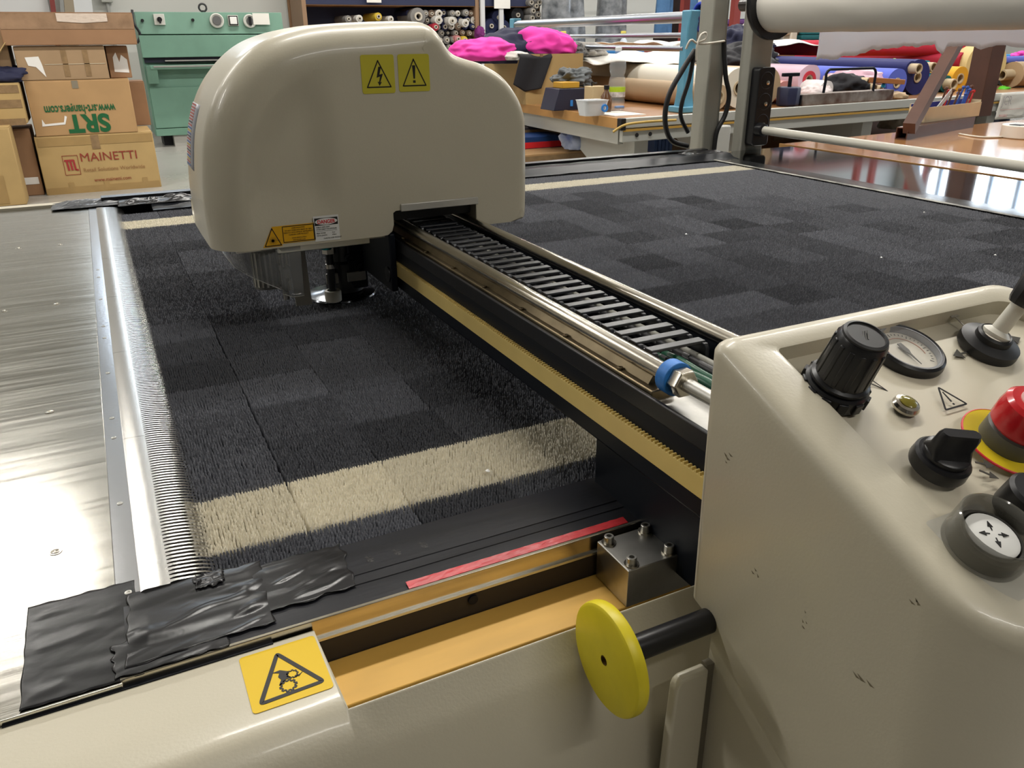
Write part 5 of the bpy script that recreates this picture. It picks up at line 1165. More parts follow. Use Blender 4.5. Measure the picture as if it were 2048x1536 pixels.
# ================================================================== far racks on the right and cloth stacks behind the table
RK = thing('red_rack', (7.2, 8.4, FLOOR), 'oxide red steel rack with sagging beams behind the cutting table', 'rack')
RY = 8.4
for px in ((7.2856, 8.4, 0.1449)[0], (11.3558, 8.4, -0.1278)[0], 11.0):
    MB().box(px - .05, px + .05, RY, RY + .08, FLOOR, 2.6).build('rack_post', OXRED, RK); MB().box(px - .05, px + .05, RY + 1.0, RY + 1.08, FLOOR, 2.6).build('rack_post', OXRED, RK)
for z in (-.30, .27, 1.25):
    MB().box((7.2856, 8.4, 0.1449)[0], 11.0, RY - .02, RY + .06, z, z + .09).build('rack_beam', OXRED, RK); MB().box((7.2856, 8.4, 0.1449)[0], 11.0, RY, RY + 1.05, z - .02, z).build('rack_shelf', CARD3, RK)
SG = 'goods stacked on the red rack'
rnd = random.Random(21)
gc = [('navy', (.015, .02, .07)), ('black', (.012, .012, .015)), ('brown', (.12, .07, .04)), ('grey', (.25, .25, .24)), ('olive', (.10, .09, .05)), ('purple', (.08, .03, .12)), ('teal', (.01, .10, .11)), ('blue', (.03, .09, .30))]
x = (7.3579, 8.4, 0.1437)[0]; k = 0
while x < 10.8:
    w = rnd.uniform(.25, .45)
    for z in (-.21, .36):
        cn, cc = gc[(k * 3 + (0 if z < 0 else 5)) % 8]
        t_ = thing('cloth_stack', (x + w / 2, RY + .4, z), f'{cn} folded cloth stack on the red rack shelf', 'cloth stack', SG); zz = z
        for q in range(rnd.randint(3, 5)):
            h = rnd.uniform(.05, .08); MB().box(x + rnd.uniform(0, .03), x + w - rnd.uniform(0.02, .04), RY + rnd.uniform(.1, .16), RY + .9, zz, zz + h).build('folded_layer', mat(cn + '_fold%d' % (q % 2), tuple(c * (1 + .5 * (q % 2)) for c in cc), .8), t_, bevel=.02, seg=3); zz += h + .002
    x += w + .04; k += 1
# white sewing head on the rack and a dark garment pile behind the stand
SM = thing('sewing_machine', ((6.5127, 6.6, 0.3318)[0], 6.6, .34), 'small grey and white sewing machine head behind the paper roll', 'sewing machine')
sx_, sz_ = (6.5127, 6.6, 0.3318)[0], .30
MB().box(sx_ - .16, sx_ + .20, 6.75, 6.92, sz_ - .06, sz_).build('bed_plate', ZINC, SM, bevel=.01)
MB().box(sx_ + .10, sx_ + .19, 6.77, 6.90, sz_, sz_ + .22).build('column', IVORY, SM, bevel=.02)
MB().box(sx_ - .15, sx_ + .12, 6.78, 6.89, sz_ + .12, sz_ + .22).build('machine_arm', IVORY, SM, bevel=.03, seg=3)
MB().lathe([(.05, 0), (.05, .03)], (sx_ + .19, 6.83, sz_ + .17), (1, 0, 0), 20).build('hand_wheel', BLACKP, SM, smooth=40)
tag(MB().box(sx_ - .5, sx_ + .6, 6.66, 7.1, FLOOR, sz_ - .062).build('sewing_bench', CARD3), 'brown bench carrying the small sewing machine', 'bench')
lump('navy_pile', (4.0384, 4.6, 0.3633), (.20, .25, .12), NAVC, 'navy garments heaped behind the roll stand upright', 'garment', 2.7, n=4)
lump('black_pile', (3.7499, 4.3, 0.2491), (.30, .25, .12), BLKC, 'black cloth heap between the grey post and roll stand', 'garment', 8.1, n=4)
lump('white_pile', (3.9492, 4.5, 0.3122), (.28, .2, .04), PAPERW, 'white cloth layer in the heap behind the roll stand', 'garment', 3.7)
def wedge(u, v):
    a, b2 = P3((4.5252, 5.2, 0.4687)), P3((4.6741, 5.2, 0.5664)); c2, d2 = P3((4.4781, 5.2, 0.2681)), P3((4.7543, 5.2, 0.2638)); p = a.lerp(b2, u).lerp(c2.lerp(d2, u), v); return (p.x, 5.2 + .15 * v, p.z)
drape('printed_card', wedge, mat('printed_card', (0.68, 0.66, 0.60), .6, var=.5, vscale=40, color2=(.30, .28, .28)), 'slanted white printed card behind the roll stand', 'card', 4, 4)
def bsheet(u, v):
    x = 3.75 + 1.6 * u; y = 4.9 + 1.2 * v; return (x, y, .35 + .05 * nz(u * 3, v * 2, 8) + .03 * nz(u * 8, v * 6, 2) + .03 * (1 - u))
drape('white_sheet', bsheet, PAPERW, 'white crumpled sheet over the far side of the fabric rolls', 'paper', 40, 24)
for k, (px, yy, r, c, lab) in enumerate((((7.5428, 5, 0.0922), 5.0, .085, (.02, .022, .04), 'black fabric bolt with a red tie on the far pile'), ((8.1154, 5.4, 0.1491), 5.4, .07, (.10, .12, .50), 'violet blue fabric bolt on the far pile'), ((8.5502, 5.7, 0.1776), 5.7, .05, (.01, .22, .50), 'azure fabric bolt topping the far pile'))):
    t_ = thing('fabric_bolt', (px[0], yy, px[2] - r), lab, 'bolt', 'fabric bolts piled at the back of the long table')
    zz = px[2]; MB().lathe([(.02, 0), (r, 0)] + [(r + .006 * nz(q, k, 2), 1.9 * q / 8) for q in range(1, 9)] + [(.02, 1.9)], (px[0] - .35, yy, zz), (1, .05, 0), 24).build('rolled_cloth', fm('bolt%d' % k, c), t_, smooth=50)
    MB().box(px[0] - .2, px[0] + 1.3, yy - .07, yy + .07, TZ, zz - r * .8).build('bolt_support', CARD3, t_)
tag(MB().tube([((7.5241, 4.9, 0.1209)[0] + .09 * math.cos(t) * .2, 4.90 + .09 * math.cos(t), (7.5338, 4.9, 0.0955)[2] + .092 * math.sin(t)) for t in [2 * PI * q / 24 for q in range(25)]], .006, 6).build('red_tie', REDINK, smooth=60), 'red tie band around the black fabric bolt', 'tie')
lump('pink_cloth', (8.6613, 5.6, 0.2109), (.12, .1, .05), PINKC, 'hot pink cloth on top of the azure bolt', 'cloth', 7.2)
lime = mat('lime_tie', (0.35, 0.70, 0.08), .5)
lt = P3((4.7248, 3.9, 0.2275)); tag(MB().tube([(lt.x + .047 * math.cos(t), 3.9, lt.z + .047 * math.sin(t)) for t in [2 * PI * q / 24 for q in range(25)]], .006, 6).build('lime_tie', lime, smooth=60), 'lime green tie around the thin navy roll', 'tie')

# ================================================================== shelf of fabric rolls, garments and wall things at the back
SHY = 12.4
SH = thing('fabric_shelf', (4.6, 12.7, FLOOR), 'tall dark blue shelf stuffed with fabric rolls at the back wall', 'shelf')
sx0, sx1, sx2 = (2.937, 12.4, 0.5396)[0], (5.6981, 12.4, 0.5325)[0], (6.6625, 12.4, 0.5301)[0]
NAVP = mat('navy_panel', (0.020, 0.025, 0.065), .6)
MB().box(sx0, sx2, 13.1, 13.15, FLOOR, 2.2).build('back_panel', NAVP, SH)
for z in (.10, .86, 1.6): MB().box(sx0, sx2, SHY, 13.1, z, z + .05).build('shelf_board', mat('orange_board', (0.34, 0.17, 0.07), .6), SH)
MB().box(sx0, sx2, SHY - .01, SHY + .02, .87, 1.30).build('valance', NAVP, SH)
for x in (sx0, sx1 - .1, sx2): MB().box(x - .03, x + .03, SHY - .02, 13.1, FLOOR, 2.2).build('divider', mat('shelf_side', (0.28, 0.17, 0.10), .6), SH)
for px in ((5.6751, 12.35, 0.5321)[0], (5.9945, 12.35, 0.5313)[0]): MB().box(px - .035, px + .035, SHY - .06, SHY - .02, FLOOR, 2.2).build('white_post', mat('white_metal', (0.62, 0.62, 0.62), .4), SH)
for B in ((3.8362, 4.0531, 0.8985, 1.0601), (5.8629, 6.1387, 0.8354, 1.0926)):
    tag(MB().box(B[0], B[1], SHY - .075, SHY - .065, B[2], B[3]).build('paper_notice', PAPERW), 'white paper notice hung on the dark blue shelf', 'notice', 'notices on the fabric shelf')
rcol = {'white': (.62, .60, .56), 'grey': (.22, .21, .20), 'navy': (.015, .02, .07), 'red': (.40, .02, .04), 'yellow': (.60, .42, .04), 'purple': (.16, .015, .14), 'brown': (.20, .14, .10), 'black': (.015, .015, .018), 'pink': (.50, .20, .20)}
RMAT = {k: fm('shelf_' + k, v) for k, v in rcol.items()}
SGN = 'fabric rolls end-on in the dark blue shelf'
protos = {}
def small_roll(x, z, r, cn, y, core=.5, lab=None):
    key = (cn, round(core, 1))
    lab = lab or f'{cn} fabric roll lying end-on in the dark blue shelf'
    t_ = thing('fabric_roll', (x, y, z), lab, 'roll', SGN)
    if key not in protos:
        b = MB().lathe([(core, .12), (core, 0), (1, 0), (1, .6)], (0, 0, 0), (0, 1, 0), 16, cap=False).build('rolled_cloth', RMAT[cn], None, smooth=40)
        c2 = MB().lathe([(core * .62, .10), (core * .62, -.03), (core, -.03), (core, .05)], (0, 0, 0), (0, 1, 0), 16, cap=False).build('core_tube', mat('pale_core', (0.55, 0.50, 0.42), .7), None, smooth=40)
        b.parent = t_; c2.parent = t_; protos[key] = (b, c2)
        cs = (b, c2)
    else: cs = [link_copy(q, t_) for q in protos[key]]
    for q in cs: q.location = (0, 0, 0); q.scale = (r, 1, r)
rnd = random.Random(5)
pal = ['white', 'grey', 'grey', 'brown', 'black', 'grey', 'navy', 'white', 'brown', 'grey']
z = .205; row = 0
while z < .80:
    x = 4.55 + (.05 if row % 2 else 0)
    while x < 5.60:
        r = rnd.uniform(.040, .056)
        small_roll(x + rnd.uniform(-.008, .008), z + rnd.uniform(-.008, .008), r, rnd.choice(pal if z < .52 else ['white', 'grey', 'navy', 'navy', 'white', 'brown']), SHY + rnd.uniform(.0, .15), rnd.choice((.4, .5, .6))); x += .108
    z += .094; row += 1
for px, cn, r in (((5.3443, 12.3, 0.3918), 'yellow', .055), ((5.2364, 12.3, 0.4066), 'pink', .052), ((4.875, 12.3, 0.5749), 'red', .052), ((5.1469, 12.3, 0.6576), 'white', .062), ((5.3688, 12.3, 0.6302), 'white', .058), ((4.928, 12.3, 0.6709), 'white', .062)):
    small_roll(px[0], px[2], r, cn, SHY - .08, .5, f'{cn} fabric roll sticking out of the shelf pile')
lump('purple_bundle', (5.5916, 12.3, 0.4894), (.085, .1, .10), RMAT['purple'], 'purple cloth bundle at the end of the shelf pile', 'bundle', 3.0, flat=False)
for px, cn, r in (((4.0092, 12.3, 0.7153), 'yellow', .055), ((3.7225, 12.3, 0.6881), 'white', .05), ((4.1971, 12.3, 0.6827), 'white', .045), ((3.5596, 12.3, 0.6811), 'grey', .05), ((4.6251, 12.4, 0.7199), 'grey', .12)):
    small_roll(px[0], px[2], r, cn, SHY - .02, .5, f'{cn} fabric roll peeping over the machine head from the shelf')
for px in ((5.863, 12.4, 0.5894), (6.0806, 12.4, 0.5676), (6.3292, 12.4, 0.7478), (5.9951, 12.4, 0.7108), (6.3018, 12.4, 0.5673), (5.7728, 12.4, 0.4032), (5.9903, 12.4, 0.3726), (6.3908, 12.4, 0.3843)):
    small_roll(px[0], px[2], .11, 'navy' if px[0] < 6.2 else 'black', SHY + .05, .3, ('navy' if px[0] < 6.2 else 'black') + ' thick fabric roll in the shelf bay behind the white post')
for k in range(8):
    px = [(6.4904, 12.3, 0.9244), (6.5797, 12.3, 0.8754), (6.5264, 12.3, 0.8036), (6.6164, 12.3, 0.7467), (6.5089, 12.3, 0.7031), (6.633, 12.3, 0.9258), (6.6351, 12.3, 0.6456), (6.5631, 12.3, 0.631)][k]
    small_roll(px[0], px[2], .055, 'grey', SHY - .1, .6, 'grey fabric roll in the bay beside the hanging garments')
# garments in plastic on a rail at the wall
GYY = 12.0
tag(MB().cyl(((6.4443, 12, 1.0308)[0], 12.0, 1.30), ((9.5571, 12, 1.0744)[0], 12.0, 1.30), .02).build('clothes_rail', ALU, smooth=40), 'steel clothes rail carrying the bagged garments', 'rail')
def garment(px0, px1, pb, m, lab, seed, dep=.16, GYY=12.0):
    B0, B1 = Vector(px0), Vector(px1); zb = Vector(pb).z; zt = 1.22; t_ = thing('hanging_garment', ((B0.x + B1.x) / 2, GYY, zb), lab, 'garment', 'garments hanging on the rail')
    rg = []; n = 28
    for q in range(15):
        v = q / 14; z = zb + (zt - zb) * v; w = (B1.x - B0.x) / 2 * (1.0 - .15 * v if v < .85 else (.87 - 4.5 * (v - .85))); cx = (B0.x + B1.x) / 2
        rg.append([(cx + w * math.cos(2 * PI * i / n) * (1 + .06 * nz(i * .9, v * 2, seed)), GYY + dep * math.sin(2 * PI * i / n) * (1 + .5 * nz(i * .8, v * 1.5, seed + 3)), z + .03 * nz(i * .7, seed)) for i in range(n)])
    MB().loft(rg).build('garment_bag', m, t_, smooth=60)
    MB().tube([((B0.x + B1.x) / 2, GYY, zt - .01), ((B0.x + B1.x) / 2, GYY, zt + .05), ((B0.x + B1.x) / 2 + .02, GYY, zt + .08)], .006, 6).build('hanger_hook', ALU, t_)
PLB = mat('black_in_film', (0.05, 0.055, 0.06), .15, var=.9, vscale=7, color2=(.30, .31, .32), bump=.5, bscale=12)
garment((6.4959, 12, 0.0192), (7.3094, 12, 0.0036), (6.854, 12, 0.3368), PLB, 'dark garment in shiny clear film next to the shelf', 1.0)
garment((7.5296, 12, 0.2262), (8.094, 12, 0.2194), (7.7943, 12, 0.3287), PLB, 'dark suit in shiny clear film at the middle of the rail', 4.0)
garment((8.5533, 12, 0.2526), (8.9031, 12, 0.2488), (8.6844, 12, 0.4058), mat('denim_blue', (0.07, 0.17, 0.34), .8, var=.2, vscale=8), 'denim blue jacket sleeve hanging by the wall', 6.0, .08, 11.85)
garment((8.717, 12, 0.2508), (9.3031, 12, 0.2445), (9.0054, 12, 0.2712), mat('dark_brown_cloth', (0.035, 0.018, 0.014), .8, var=.3, vscale=9), 'dark brown garment hanging beside the denim sleeve', 8.0, .08, 12.1)
garment((9.1335, 12, 0.2463), (9.4099, 12, 0.2434), (9.2054, 12, 0.3792), MATS['denim_blue'], 'narrow denim blue garment at the rail end', 9.0, .08, 11.85)
for px, lab in (((6.6361, 11.5, 0.4515), 'yellow and white spray bottle on the blue bench near the shelf'), ((7.7232, 11.5, 0.3157), 'yellow and white spray bottle on the blue bench below the suit')):
    p = Vector((px[0], px[1], .345)); t_ = thing('spray_bottle', (p.x, 11.5, p.z - .12), lab, 'bottle', 'spray bottles')
    MB().lathe([(.05, 0), (.055, .02), (.055, .14), (.02, .19), (.02, .21)], (p.x, 11.5, p.z - .12), (0, 0, 1), 16).build('bottle_body', mat('pale_blue_plastic', (0.6, 0.66, 0.72), .4), t_, smooth=50)
    MB().box(p.x - .055, p.x + .03, 11.48, 11.52, p.z + .09, p.z + .16).build('trigger_head', mat('spray_yellow', (0.70, 0.58, 0.12), .4), t_, bevel=.01)
BB = (6.1586, 7.8181, 0.1114, 0.3507)
bn = thing('blue_bench', ((BB[0] + BB[1]) / 2, 11.4, FLOOR), 'blue topped bench in front of the hanging garments', 'bench')
MB().prism([(BB[0], 11.2), (BB[1] + .1, 11.2), (BB[1] - .3, 12.0), (BB[0], 12.0)], 'xy', .16, .22).build('bench_top', mat('bench_blue', (0.03, 0.16, 0.40), .4), bn, bevel=.01)
for x in (BB[0] + .1, BB[1] - .5): MB().box(x, x + .06, 11.5, 11.56, FLOOR, .16).build('leg', GREYP, bn)
tag(MB().box(BB[1] - .1, BB[1] + 1.5, 11.6, 11.66, .10, .30).build('red_board', OXRED), 'dark red board along the foot of the hanging clothes', 'board')

# ================================================================== green press cabinet
CYF = 11.5
GP = thing('green_press', (1.6, 11.9, FLOOR), 'mint green enamelled press cabinet with round dials along its top', 'machine')
GX0, GX1 = (0.6845, 11.5, -0.2645)[0], (2.4389, 11.5, 0.6501)[0]
gz = lambda t: t[2]
zt, zk, zs, zs2, zlow = (1.4323, 11.5, 0.7382)[2], (1.3939, 11.5, 0.4886)[2], (1.3531, 11.5, 0.2232)[2], (1.2105, 11.5, 0.0736)[2], (0.9051, 11.5, -0.7092)[2]
MB().box(GX0, GX1, CYF + .10, CYF + .8, zlow, zt).build('cabinet_body', GREENC, GP, bevel=.01)
MB().prism([(CYF + .10, zk), (CYF + .03, zk), (CYF + .06, zt), (CYF + .10, zt)], 'yz', GX0, GX1).build('control_fascia', GREENC, GP, bevel=.004)
MB().box(GX0, GX1, CYF, CYF + .10, zs, zk - .012).build('hood_panel', GREENC, GP, bevel=.006)
MB().box(GX0 + .02, GX1, CYF + .06, CYF + .10, zs - .06, zs).build('feed_slot', mat('slot_dark', (0.012, 0.014, 0.03), .5), GP)
MB().box(GX0 + .25, GX1, CYF - .02, CYF + .05, zs - .045, zs - .03).build('slot_bar', ALU, GP)
MB().box(GX0 + .06, GX1, CYF - .10, CYF + .10, zs - .135, zs - .085).build('feed_ledge', GREENC, GP, bevel=.01)
MB().box(GX0 + .10, GX1, CYF - .112, CYF - .10, zs - .11, zs - .09).build('ledge_trim', ALU, GP)
MB().prism([(CYF - .02, zs - .30), (CYF + .10, zs - .30), (CYF + .10, zs - .09), (CYF - .10, zs - .09)], 'yz', GX0 + .02, GX0 + .14).build('ledge_bracket', GREENC, GP, bevel=.004)
zj = (0.9191, 11.5, -0.6238)[2]
MB().box(GX0 + .02, GX1, CYF + .08, CYF + .102, zj + .01, zs - .35).build('lower_door', GREENC, GP, bevel=.004)
MB().box(GX0 + .01, GX1, CYF + .07, CYF + .102, zlow, zj).build('plinth_panel', GREENC, GP, bevel=.004)
MB().box(GX0 + .10, GX1 - .1, CYF + .3, CYF + .7, FLOOR, zlow).build('plinth', BLACKM, GP)
MB().box((0.8971, 11.5, -0.7582)[0], (0.8971, 11.5, -0.7582)[0] + .4, CYF + .1, CYF + .35, FLOOR, zlow).build('support_block', mat('concrete_block', (0.40, 0.39, 0.36), .8), GP)
def fas(px): p = Vector(px); return Vector((p.x, CYF + .035, p.z))
def dialg(px, name, r, sq=False):
    c = fas(px)
    if sq:
        d_ = MB().box(c.x - r, c.x + r, c.y - .02, c.y + .02, c.z - r, c.z + r).build(name, mat('pale_dial', (0.60, 0.60, 0.55), .4), GP, bevel=.005); return d_
    d_ = MB().lathe([(r, 0), (r, .03), (r * .85, .035), (r * .7, .025), (.0001, .025)], c, (0, -1, 0), 28, cap=False).build(name, mat('pale_dial', (0.60, 0.60, 0.55), .4), GP, smooth=40); return d_
d1 = dialg((1.6198, 11.5, 0.6426), 'round_dial', .085); MB().lathe([(.055, .026), (.052, .045), (.0001, .045)], fas((1.6198, 11.5, 0.6426)), (0, -1, 0), 20, cap=False).build('dial_knob', mat('grey_knob', (0.12, 0.12, 0.12), .4), d1, smooth=40)
d2 = dialg((2.0215, 11.5, 0.6376), 'round_dial', .080); c = fas((2.0215, 11.5, 0.6376)); MB().box(c.x - .015, c.x + .015, c.y - .06, c.y - .025, c.z - .05, c.z + .05).build('dial_lever', BLACKP, d2); MB().lathe([(.045, .026), (.042, .036), (.0001, .036)], c, (0, -1, 0), 20, cap=False).build('dial_knob', MATS['grey_knob'], d2, smooth=40)
d3 = dialg((1.8194, 11.5, 0.643), 'square_switch', .062, True); c = fas((1.8194, 11.5, 0.643)); MB().box(c.x - .055, c.x + .055, c.y - .028, c.y - .018, c.z - .055, c.z + .055).build('switch_rim', INK, d3); MB().box(c.x - .042, c.x + .042, c.y - .036, c.y - .026, c.z - .042, c.z + .042).build('switch_key', WHITE, d3, bevel=.004)
d4 = dialg((0.9506, 11.5, 0.6525), 'square_switch', .062, True); c = fas((0.9506, 11.5, 0.6525)); MB().lathe([(.030, 0), (.028, .035), (.0001, .035)], (c.x, c.y - .02, c.z), (0, -1, 0), 16, cap=False).build('switch_knob', BLACKP, d4, smooth=40); MB().box(c.x - .010, c.x + .010, c.y - .07, c.y - .05, c.z - .045, c.z + .02).build('switch_lever', BLACKP, d4)
for px in ((0.7572, 11.5, 0.641), (1.3361, 11.5, 0.6477)):
    MB().lathe([(.020, 0), (.018, .03), (.0001, .03)], fas(px), (0, -1, 0), 12, cap=False).build('panel_button', BLACKP, GP, smooth=40)
c = Vector((1.4964, 11.5, 0.7723)); MB().tube([(c.x + .045 * math.cos(t), CYF + .2, zt + .055 + .045 * math.sin(t)) for t in [2 * PI * q / 16 for q in range(17)]], .012, 8).build('lifting_eye', mat('dark_eye', (0.03, 0.03, 0.03), .4), GP, smooth=60)
MB().cyl((c.x, CYF + .2, zt - .01), (c.x, CYF + .2, zt + .025), .016).build('eye_stem', MATS['dark_eye'], GP)
NB = (2.0602, 2.266, 0.5954, 0.728); tag(MB().box(NB[0], NB[1], CYF - .005, CYF + .0, NB[2], NB[3]).build('paper_note_sheet', PAPERW), 'small white paper note taped on the green press', 'note')
cable('side_cable', ((GX0 - .02, CYF + .05, zt + .02), (GX0 - .03, CYF + .02, zt - .12), (GX0 + .02, CYF + .02, zt - .25), (GX0 - .03, CYF + .02, zk - .1)), .015, BLACKP, GP)

# ================================================================== carton stacks
BG = 'cartons stacked before the green press'
def carton(nm, B, y, dep, m, lab, tape=True, rz=0.0, zb=None, taped=None):
    x0, x1, z0, z1 = B
    if zb is not None: z0 = zb
    t_ = thing(nm, ((x0 + x1) / 2, y + dep / 2, z0), lab, 'carton', BG)
    MB().box(x0, x1, y, y + dep, z0, z1).build('carton_body', m, t_, bevel=.006)
    for side in (0, 1):
        yy0, yy1 = (y + .004, y + dep / 2 - .004) if side == 0 else (y + dep / 2 + .004, y + dep - .004)
        MB().box(x0 + .003, x1 - .003, yy0, yy1, z1, z1 + .006).build('top_flap', m, t_)
    return t_
YB = 8.35
A_ = (-0.4906, 0.4668, -0.8453, -0.3549)
zA = A_[3]
cA = carton('tan_carton', (A_[0], A_[1], FLOOR, zA), YB, .62, CARD2, 'tan carton with maroon hanger maker print at the bottom of the stack')
f = lambda px: Vector(px)
def onf(px, yoff=-.003): p = Vector(px); return (p.x, YB + yoff, p.z)
fr = Plane2((A_[0], YB - .001, FLOOR), (1, 0, 0), (0, 0, 1))
def rect(pl, mb, x0, x1, z0, z1, t=.002): pl.poly(mb, [(x0, z0), (x1, z0), (x1, z1), (x0, z1)], 0, t)
hA = zA - FLOOR; wA = A_[1] - A_[0]
def dec(parent, pl, x0, x1, z0, z1, m, nm='tape_strip', t=.002):
    b = MB(); rect(pl, b, x0, x1, z0, z1, t); return b.build(nm, m, parent)
TAN_T = mat('tan_tape', (0.36, 0.235, 0.095), .3, var=.1, vscale=10)
dec(cA, fr, .01, wA - .01, .0, hA * .12, TAN_T); dec(cA, fr, .02, wA - .01, hA * .84, hA * .99, TAN_T)
for a in (.20, .50, .84): dec(cA, fr, wA * a, wA * (a + .045), hA * .02, hA * .20, TAN_T, t=.003)
dec(cA, fr, wA * .46, wA * .53, hA * .76, hA, PACKT, t=.003)
lz = hA * .37
text('carton_print', 'MAINETTI', .105, MAROON, cA, (A_[0] + wA * .335, YB - .004, FLOOR + lz + .09), (1, 0, 0), (0, 0, 1), sx=1.03)
text('carton_print', 'Retail Solutions Worldwide', .047, mat('ink_faint_brown', (0.30, 0.15, 0.06), .6), cA, (A_[0] + wA * .345, YB - .004, FLOOR + lz), (1, 0, 0), (0, 0, 1), sx=.98)
text('carton_print', 'www.mainetti.com', .045, MAROON, cA, (A_[0] + wA * .42, YB - .0045, FLOOR + hA * .185), (1, 0, 0), (0, 0, 1), sx=.9)
b = MB(); lg = Plane2((A_[0] + wA * .19, YB - .003, FLOOR + lz - .02), (1, 0, 0), (0, 0, 1)); lg.outline(b, [(0, 0), (.125, 0), (.125, .17), (0, .17)], .004, 0, .001); b.build('logo_frame', MAROON, cA)
b = MB()
for q in range(3): lg.poly(b, [(.028 + q * .027, .04), (.045 + q * .027, .04), (.040 + q * .027, .13), (.023 + q * .027, .13)], 0, .001)
lg.poly(b, [(.010, .118), (.095, .118), (.090, .134), (.014, .134)], 0, .0012); lg.poly(b, [(.095, .035), (.115, .035), (.112, .050), (.095, .050)], 0, .001)
b.build('logo_mark', mat('ink_logo_red', (0.32, 0.03, 0.03), .6), cA)
B2 = (-0.4693, 0.3507, -0.3607, 0.1034)
cB = carton('printed_carton', (B2[0], B2[1], zA + .008, B2[3]), YB, .60, CARD, 'orange brown carton with upside down green hanger print')
wB = B2[1] - B2[0]; hB = B2[3] - zA; fb = Plane2((B2[0], YB - .001, zA), (1, 0, 0), (0, 0, 1))
text('carton_print', 'www.srt-hangers.com', .105, GREENINK, cB, (B2[0] + wB * .815, YB - .004, zA + hB * .56), (-1, 0, 0), (0, 0, -1), sx=.60, bold=.002)
text('carton_print', 'SRT', .205, GREENINK, cB, (B2[0] + wB * .735, YB - .004, zA + hB * .375), (-1, 0, 0), (0, 0, -1), sx=.98, bold=.008)
b = MB(); fb.poly(b, [(wB * .08, hB * .20), (wB * .30, hB * .22), (wB * .33, hB * .36), (wB * .31, hB * .38), (wB * .29, hB * .26), (wB * .11, hB * .24), (wB * .09, hB * .33)], 0, .002); b.build('torn_label', TORN, cB)
dec(cB, fb, wB * .44, wB * .50, hB * .86, hB, mat('grey_tape_bit', (.22, .19, .14), .4))
c3 = (-0.4881, 0.2024, 0.122, 0.3771); zB = B2[3]
cC = carton('taped_carton', (c3[0], c3[1], zB + .008, c3[3]), YB, .6, CARD4, 'grey brown taped carton with a torn white label')
wC = c3[1] - c3[0]; hC = c3[3] - zB; fc = Plane2((c3[0], YB - .001, zB), (1, 0, 0), (0, 0, 1))
b = MB(); fc.poly(b, [(wC * .10, hC * .70), (wC * .25, hC * .72), (wC * .27, hC * .50), (wC * .29, hC * .12), (wC * .20, hC * .42), (wC * .12, hC * .46)], 0, .002); b.build('torn_label', TORN, cC)
for a in (.50, .74): dec(cC, fc, wC * a, wC * (a + .06), hC * .12, hC * .9, PACKT)
dec(cC, fc, wC * .30, wC * .98, hC * .48, hC * .50, mat('shiny_edge', (.5, .42, .3), .2))
c4 = (0.2129, 0.4013, 0.1068, 0.3719)
cD = carton('brown_carton', (c4[0], c4[1] - .01, zB + .008, c4[3]), YB + .12, .5, CARD3, 'narrow brown carton with torn white label beside the taped carton')
fd = Plane2((c4[0], YB + .119, zB), (1, 0, 0), (0, 0, 1)); wD = c4[1] - c4[0]
b = MB(); fd.poly(b, [(wD * .22, .06), (wD * .85, .05), (wD * .85, .16), (wD * .62, .20), (wD * .5, .14), (wD * .40, .22), (wD * .25, .18)], 0, .002); b.build('torn_label', TORN, cD)
c5 = (-0.5476, 0.4735, 0.3841, 0.6369); zC = max(c3[3], c4[3])
cE = carton('long_carton', (c5[0], c5[1], zC + .010, c5[3]), YB - .03, .66, CARD3, 'long brown carton wrapped in shiny tape on top of the stack')
wE = c5[1] - c5[0]; hE = c5[3] - zC; fe = Plane2((c5[0], YB - .031, zC), (1, 0, 0), (0, 0, 1))
SHT = mat('shiny_packing_tape', (0.33, 0.21, 0.13), .14, var=.3, vscale=9, bump=.6, bscale=14)
dec(cE, fe, .005, wE - .005, hE * .52, hE * .995, SHT)
b = MB(); b.grid(lambda u, v: (c5[0] + wE * (.42 + .38 * u), YB - .036 - .006 * abs(nz(u * 12, v * 6)), zC + hE * (.70 + .29 * v + .10 * (abs(u - .5) * (1 - v)))), 30, 12).build('crinkled_film', mat('clear_crinkle', (0.62, 0.52, 0.44), .12, bump=.8, bscale=30), cE, smooth=60)
# boxes behind and to the side
c6 = (0.3058, 0.5078, -0.3777, 0.0537); carton('brown_carton', (c6[0] - .3, c6[1], zA + .008, c6[3]), 8.98, .35, CARD3, 'plain brown carton tucked behind the green printed carton')
L1 = (-1.0507, -0.6085, -0.8306, -0.2299); carton('tall_carton', (L1[0], L1[1] - .02, FLOOR, L1[3]), 7.95, .33, CARD2, 'tall tan carton standing on the floor before the stack')
fl = Plane2((L1[0], 7.949, FLOOR), (1, 0, 0), (0, 0, 1)); tl = [o for o in COL.objects if o.name.startswith('tall_carton')][0]
dec(tl, fl, (L1[1] - L1[0]) * .45, (L1[1] - L1[0]) * .62, (L1[3] - FLOOR) * .93, (L1[3] - FLOOR), mat('pink_label', (.6, .35, .35), .5), 'pink_label'); dec(tl, fl, .02, .3, .02, .25, TAN_T)
L2 = (-0.7436, -0.5022, -0.8303, -0.2853); carton('brown_carton', (L2[0], A_[0] - .02, FLOOR, L2[3]), 8.40, .5, CARD3, 'brown carton squeezed between the tall and the printed cartons')
l2o = [o for o in COL.objects if o.name.startswith('brown_carton')][-1]
dec(l2o, Plane2((L2[0], 8.399, FLOOR), (1, 0, 0), (0, 0, 1)), .10, A_[0] - L2[0] - .04, .10, .16, TORN, 'white_label')
L3 = (-1.0255, -0.4914, -0.2574, 0.0965); carton('taped_carton', (L3[0], B2[0] - .03, max(L1[3], L2[3]) + .01, L3[3]), 8.20, .6, CARD2, 'tan carton with brown tape bands on the side stack')
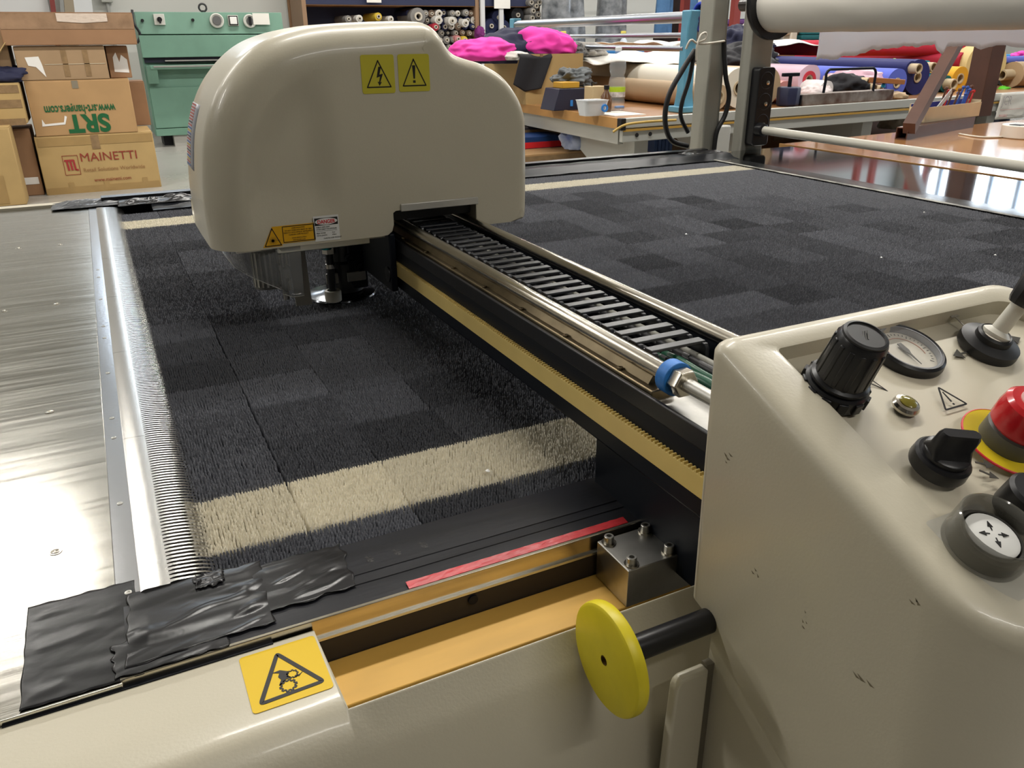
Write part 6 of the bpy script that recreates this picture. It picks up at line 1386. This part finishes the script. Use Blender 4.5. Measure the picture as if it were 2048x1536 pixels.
l3o = [o for o in COL.objects if o.name.startswith('taped_carton')][-1]; f3_ = Plane2((L3[0], 8.199, max(L1[3], L2[3])), (1, 0, 0), (0, 0, 1)); w3 = B2[0] - .03 - L3[0]; h3 = L3[3] - max(L1[3], L2[3])
for a, b2 in ((.78, .97), (.42, .62), (.0, .16)): dec(l3o, f3_, .01, w3 - .01, h3 * a, h3 * b2, PACKT)
L4 = (-0.9539, -0.5447, 0.2444, 0.5022); carton('open_carton', (L4[0], c3[0] - .04, L3[3] + .10, L4[3]), 8.40, .5, CARD4, 'brown carton with a drooping flap on the side stack')
l4o = [o for o in COL.objects if o.name.startswith('open_carton')][-1]
b = MB(); b.bar((c3[0] - .05, 8.36, L4[3] - .10), (L4[0] + .3, 8.33, L3[3] + .16), .006, .16, up=(0, 1, 0)); b.build('drooping_flap', CARD2, l4o)
lump('navy_sack', ((L4[0] + c3[0]) / 2 + .1, 8.45, L3[3] + .055), (.26, .2, .10), NAVC, 'dark navy sack between the side cartons', 'sack', 4.0)

# ================================================================== things on the far wall above the cartons
WY = Y1 - .02
LG = 'lengths leaning on the far wall'
for px0, px1, m, lab, w in (((-0.1664, 13.3, 1.2787), (-0.2208, 13.2, 0.5559), OXRED, 'red pole leaning against the pale wall', .06), ((-0.0371, 13.3, 1.2819), (-0.1255, 13.2, 0.5556), mat('pole_grey', (.30, .30, .29), .5), 'thin grey pole leaning against the pale wall', .045), ((0.0636, 13.3, 1.2843), (-0.0114, 13.2, 0.5553), mat('tan_plank', (.34, .28, .20), .6), 'tan plank leaning against the pale wall', .16), ((0.2011, 13.3, 1.2878), (0.1402, 13.2, 0.5549), mat('white_board', (.70, .71, .72), .5), 'white board leaning against the pale wall', .22)):
    a, b2 = Vector(px0), Vector(px1); d = (a - b2).normalized(); bt = b2 - d * ((b2.z - FLOOR) / d.z)
    mb = MB(); mb.bar(bt, a, w, .03, up=(0, 1, 0)); tag(mb.build('leaning_length', m), lab, 'board', LG)
EB = (0.3986, 0.5417, 0.8989, 1.113); t_ = thing('junction_box', (EB[0], WY, EB[2]), 'grey electrical box with conduit on the far wall', 'box')
MB().box(EB[0], EB[1], WY - .10, WY, EB[2], EB[3]).build('box_body', mat('box_grey', (.42, .42, .38), .5), t_, bevel=.01)
cxm = (EB[0] + EB[1]) / 2; MB().cyl((cxm, WY - .04, EB[2] - 1.0), (cxm, WY - .04, EB[2]), .022).build('conduit', mat('conduit_grey', (.36, .36, .34), .4), t_, smooth=40)
tag(MB().box((-0.795, 13.3, 0.9155)[0] - 2.0, (-0.2472, 13.3, 0.9216)[0], WY - .04, WY, .20, 2.3).build('white_partition', mat('white_sheet_panel', (.76, .76, .76), .5)), 'large white panel standing at the far wall behind the cartons', 'panel')
tag(MB().box((2.8973, 13.2, 0.9534)[0], (3.0967, 13.2, 0.9556)[0], 13.2, 13.25, FLOOR, 1.6).build('brown_board', CARD3), 'brown board between the green press and the shelf', 'board')
MB().box((3.119, 13.2, 0.9559)[0], (3.1936, 13.2, 0.9567)[0], 13.2, 13.24, FLOOR, 1.6).build('white_lath', mat('white_metal', (.62, .62, .62), .4)); tag(bpy.data.objects['white_lath'], 'white lath standing beside the dark blue shelf', 'lath')
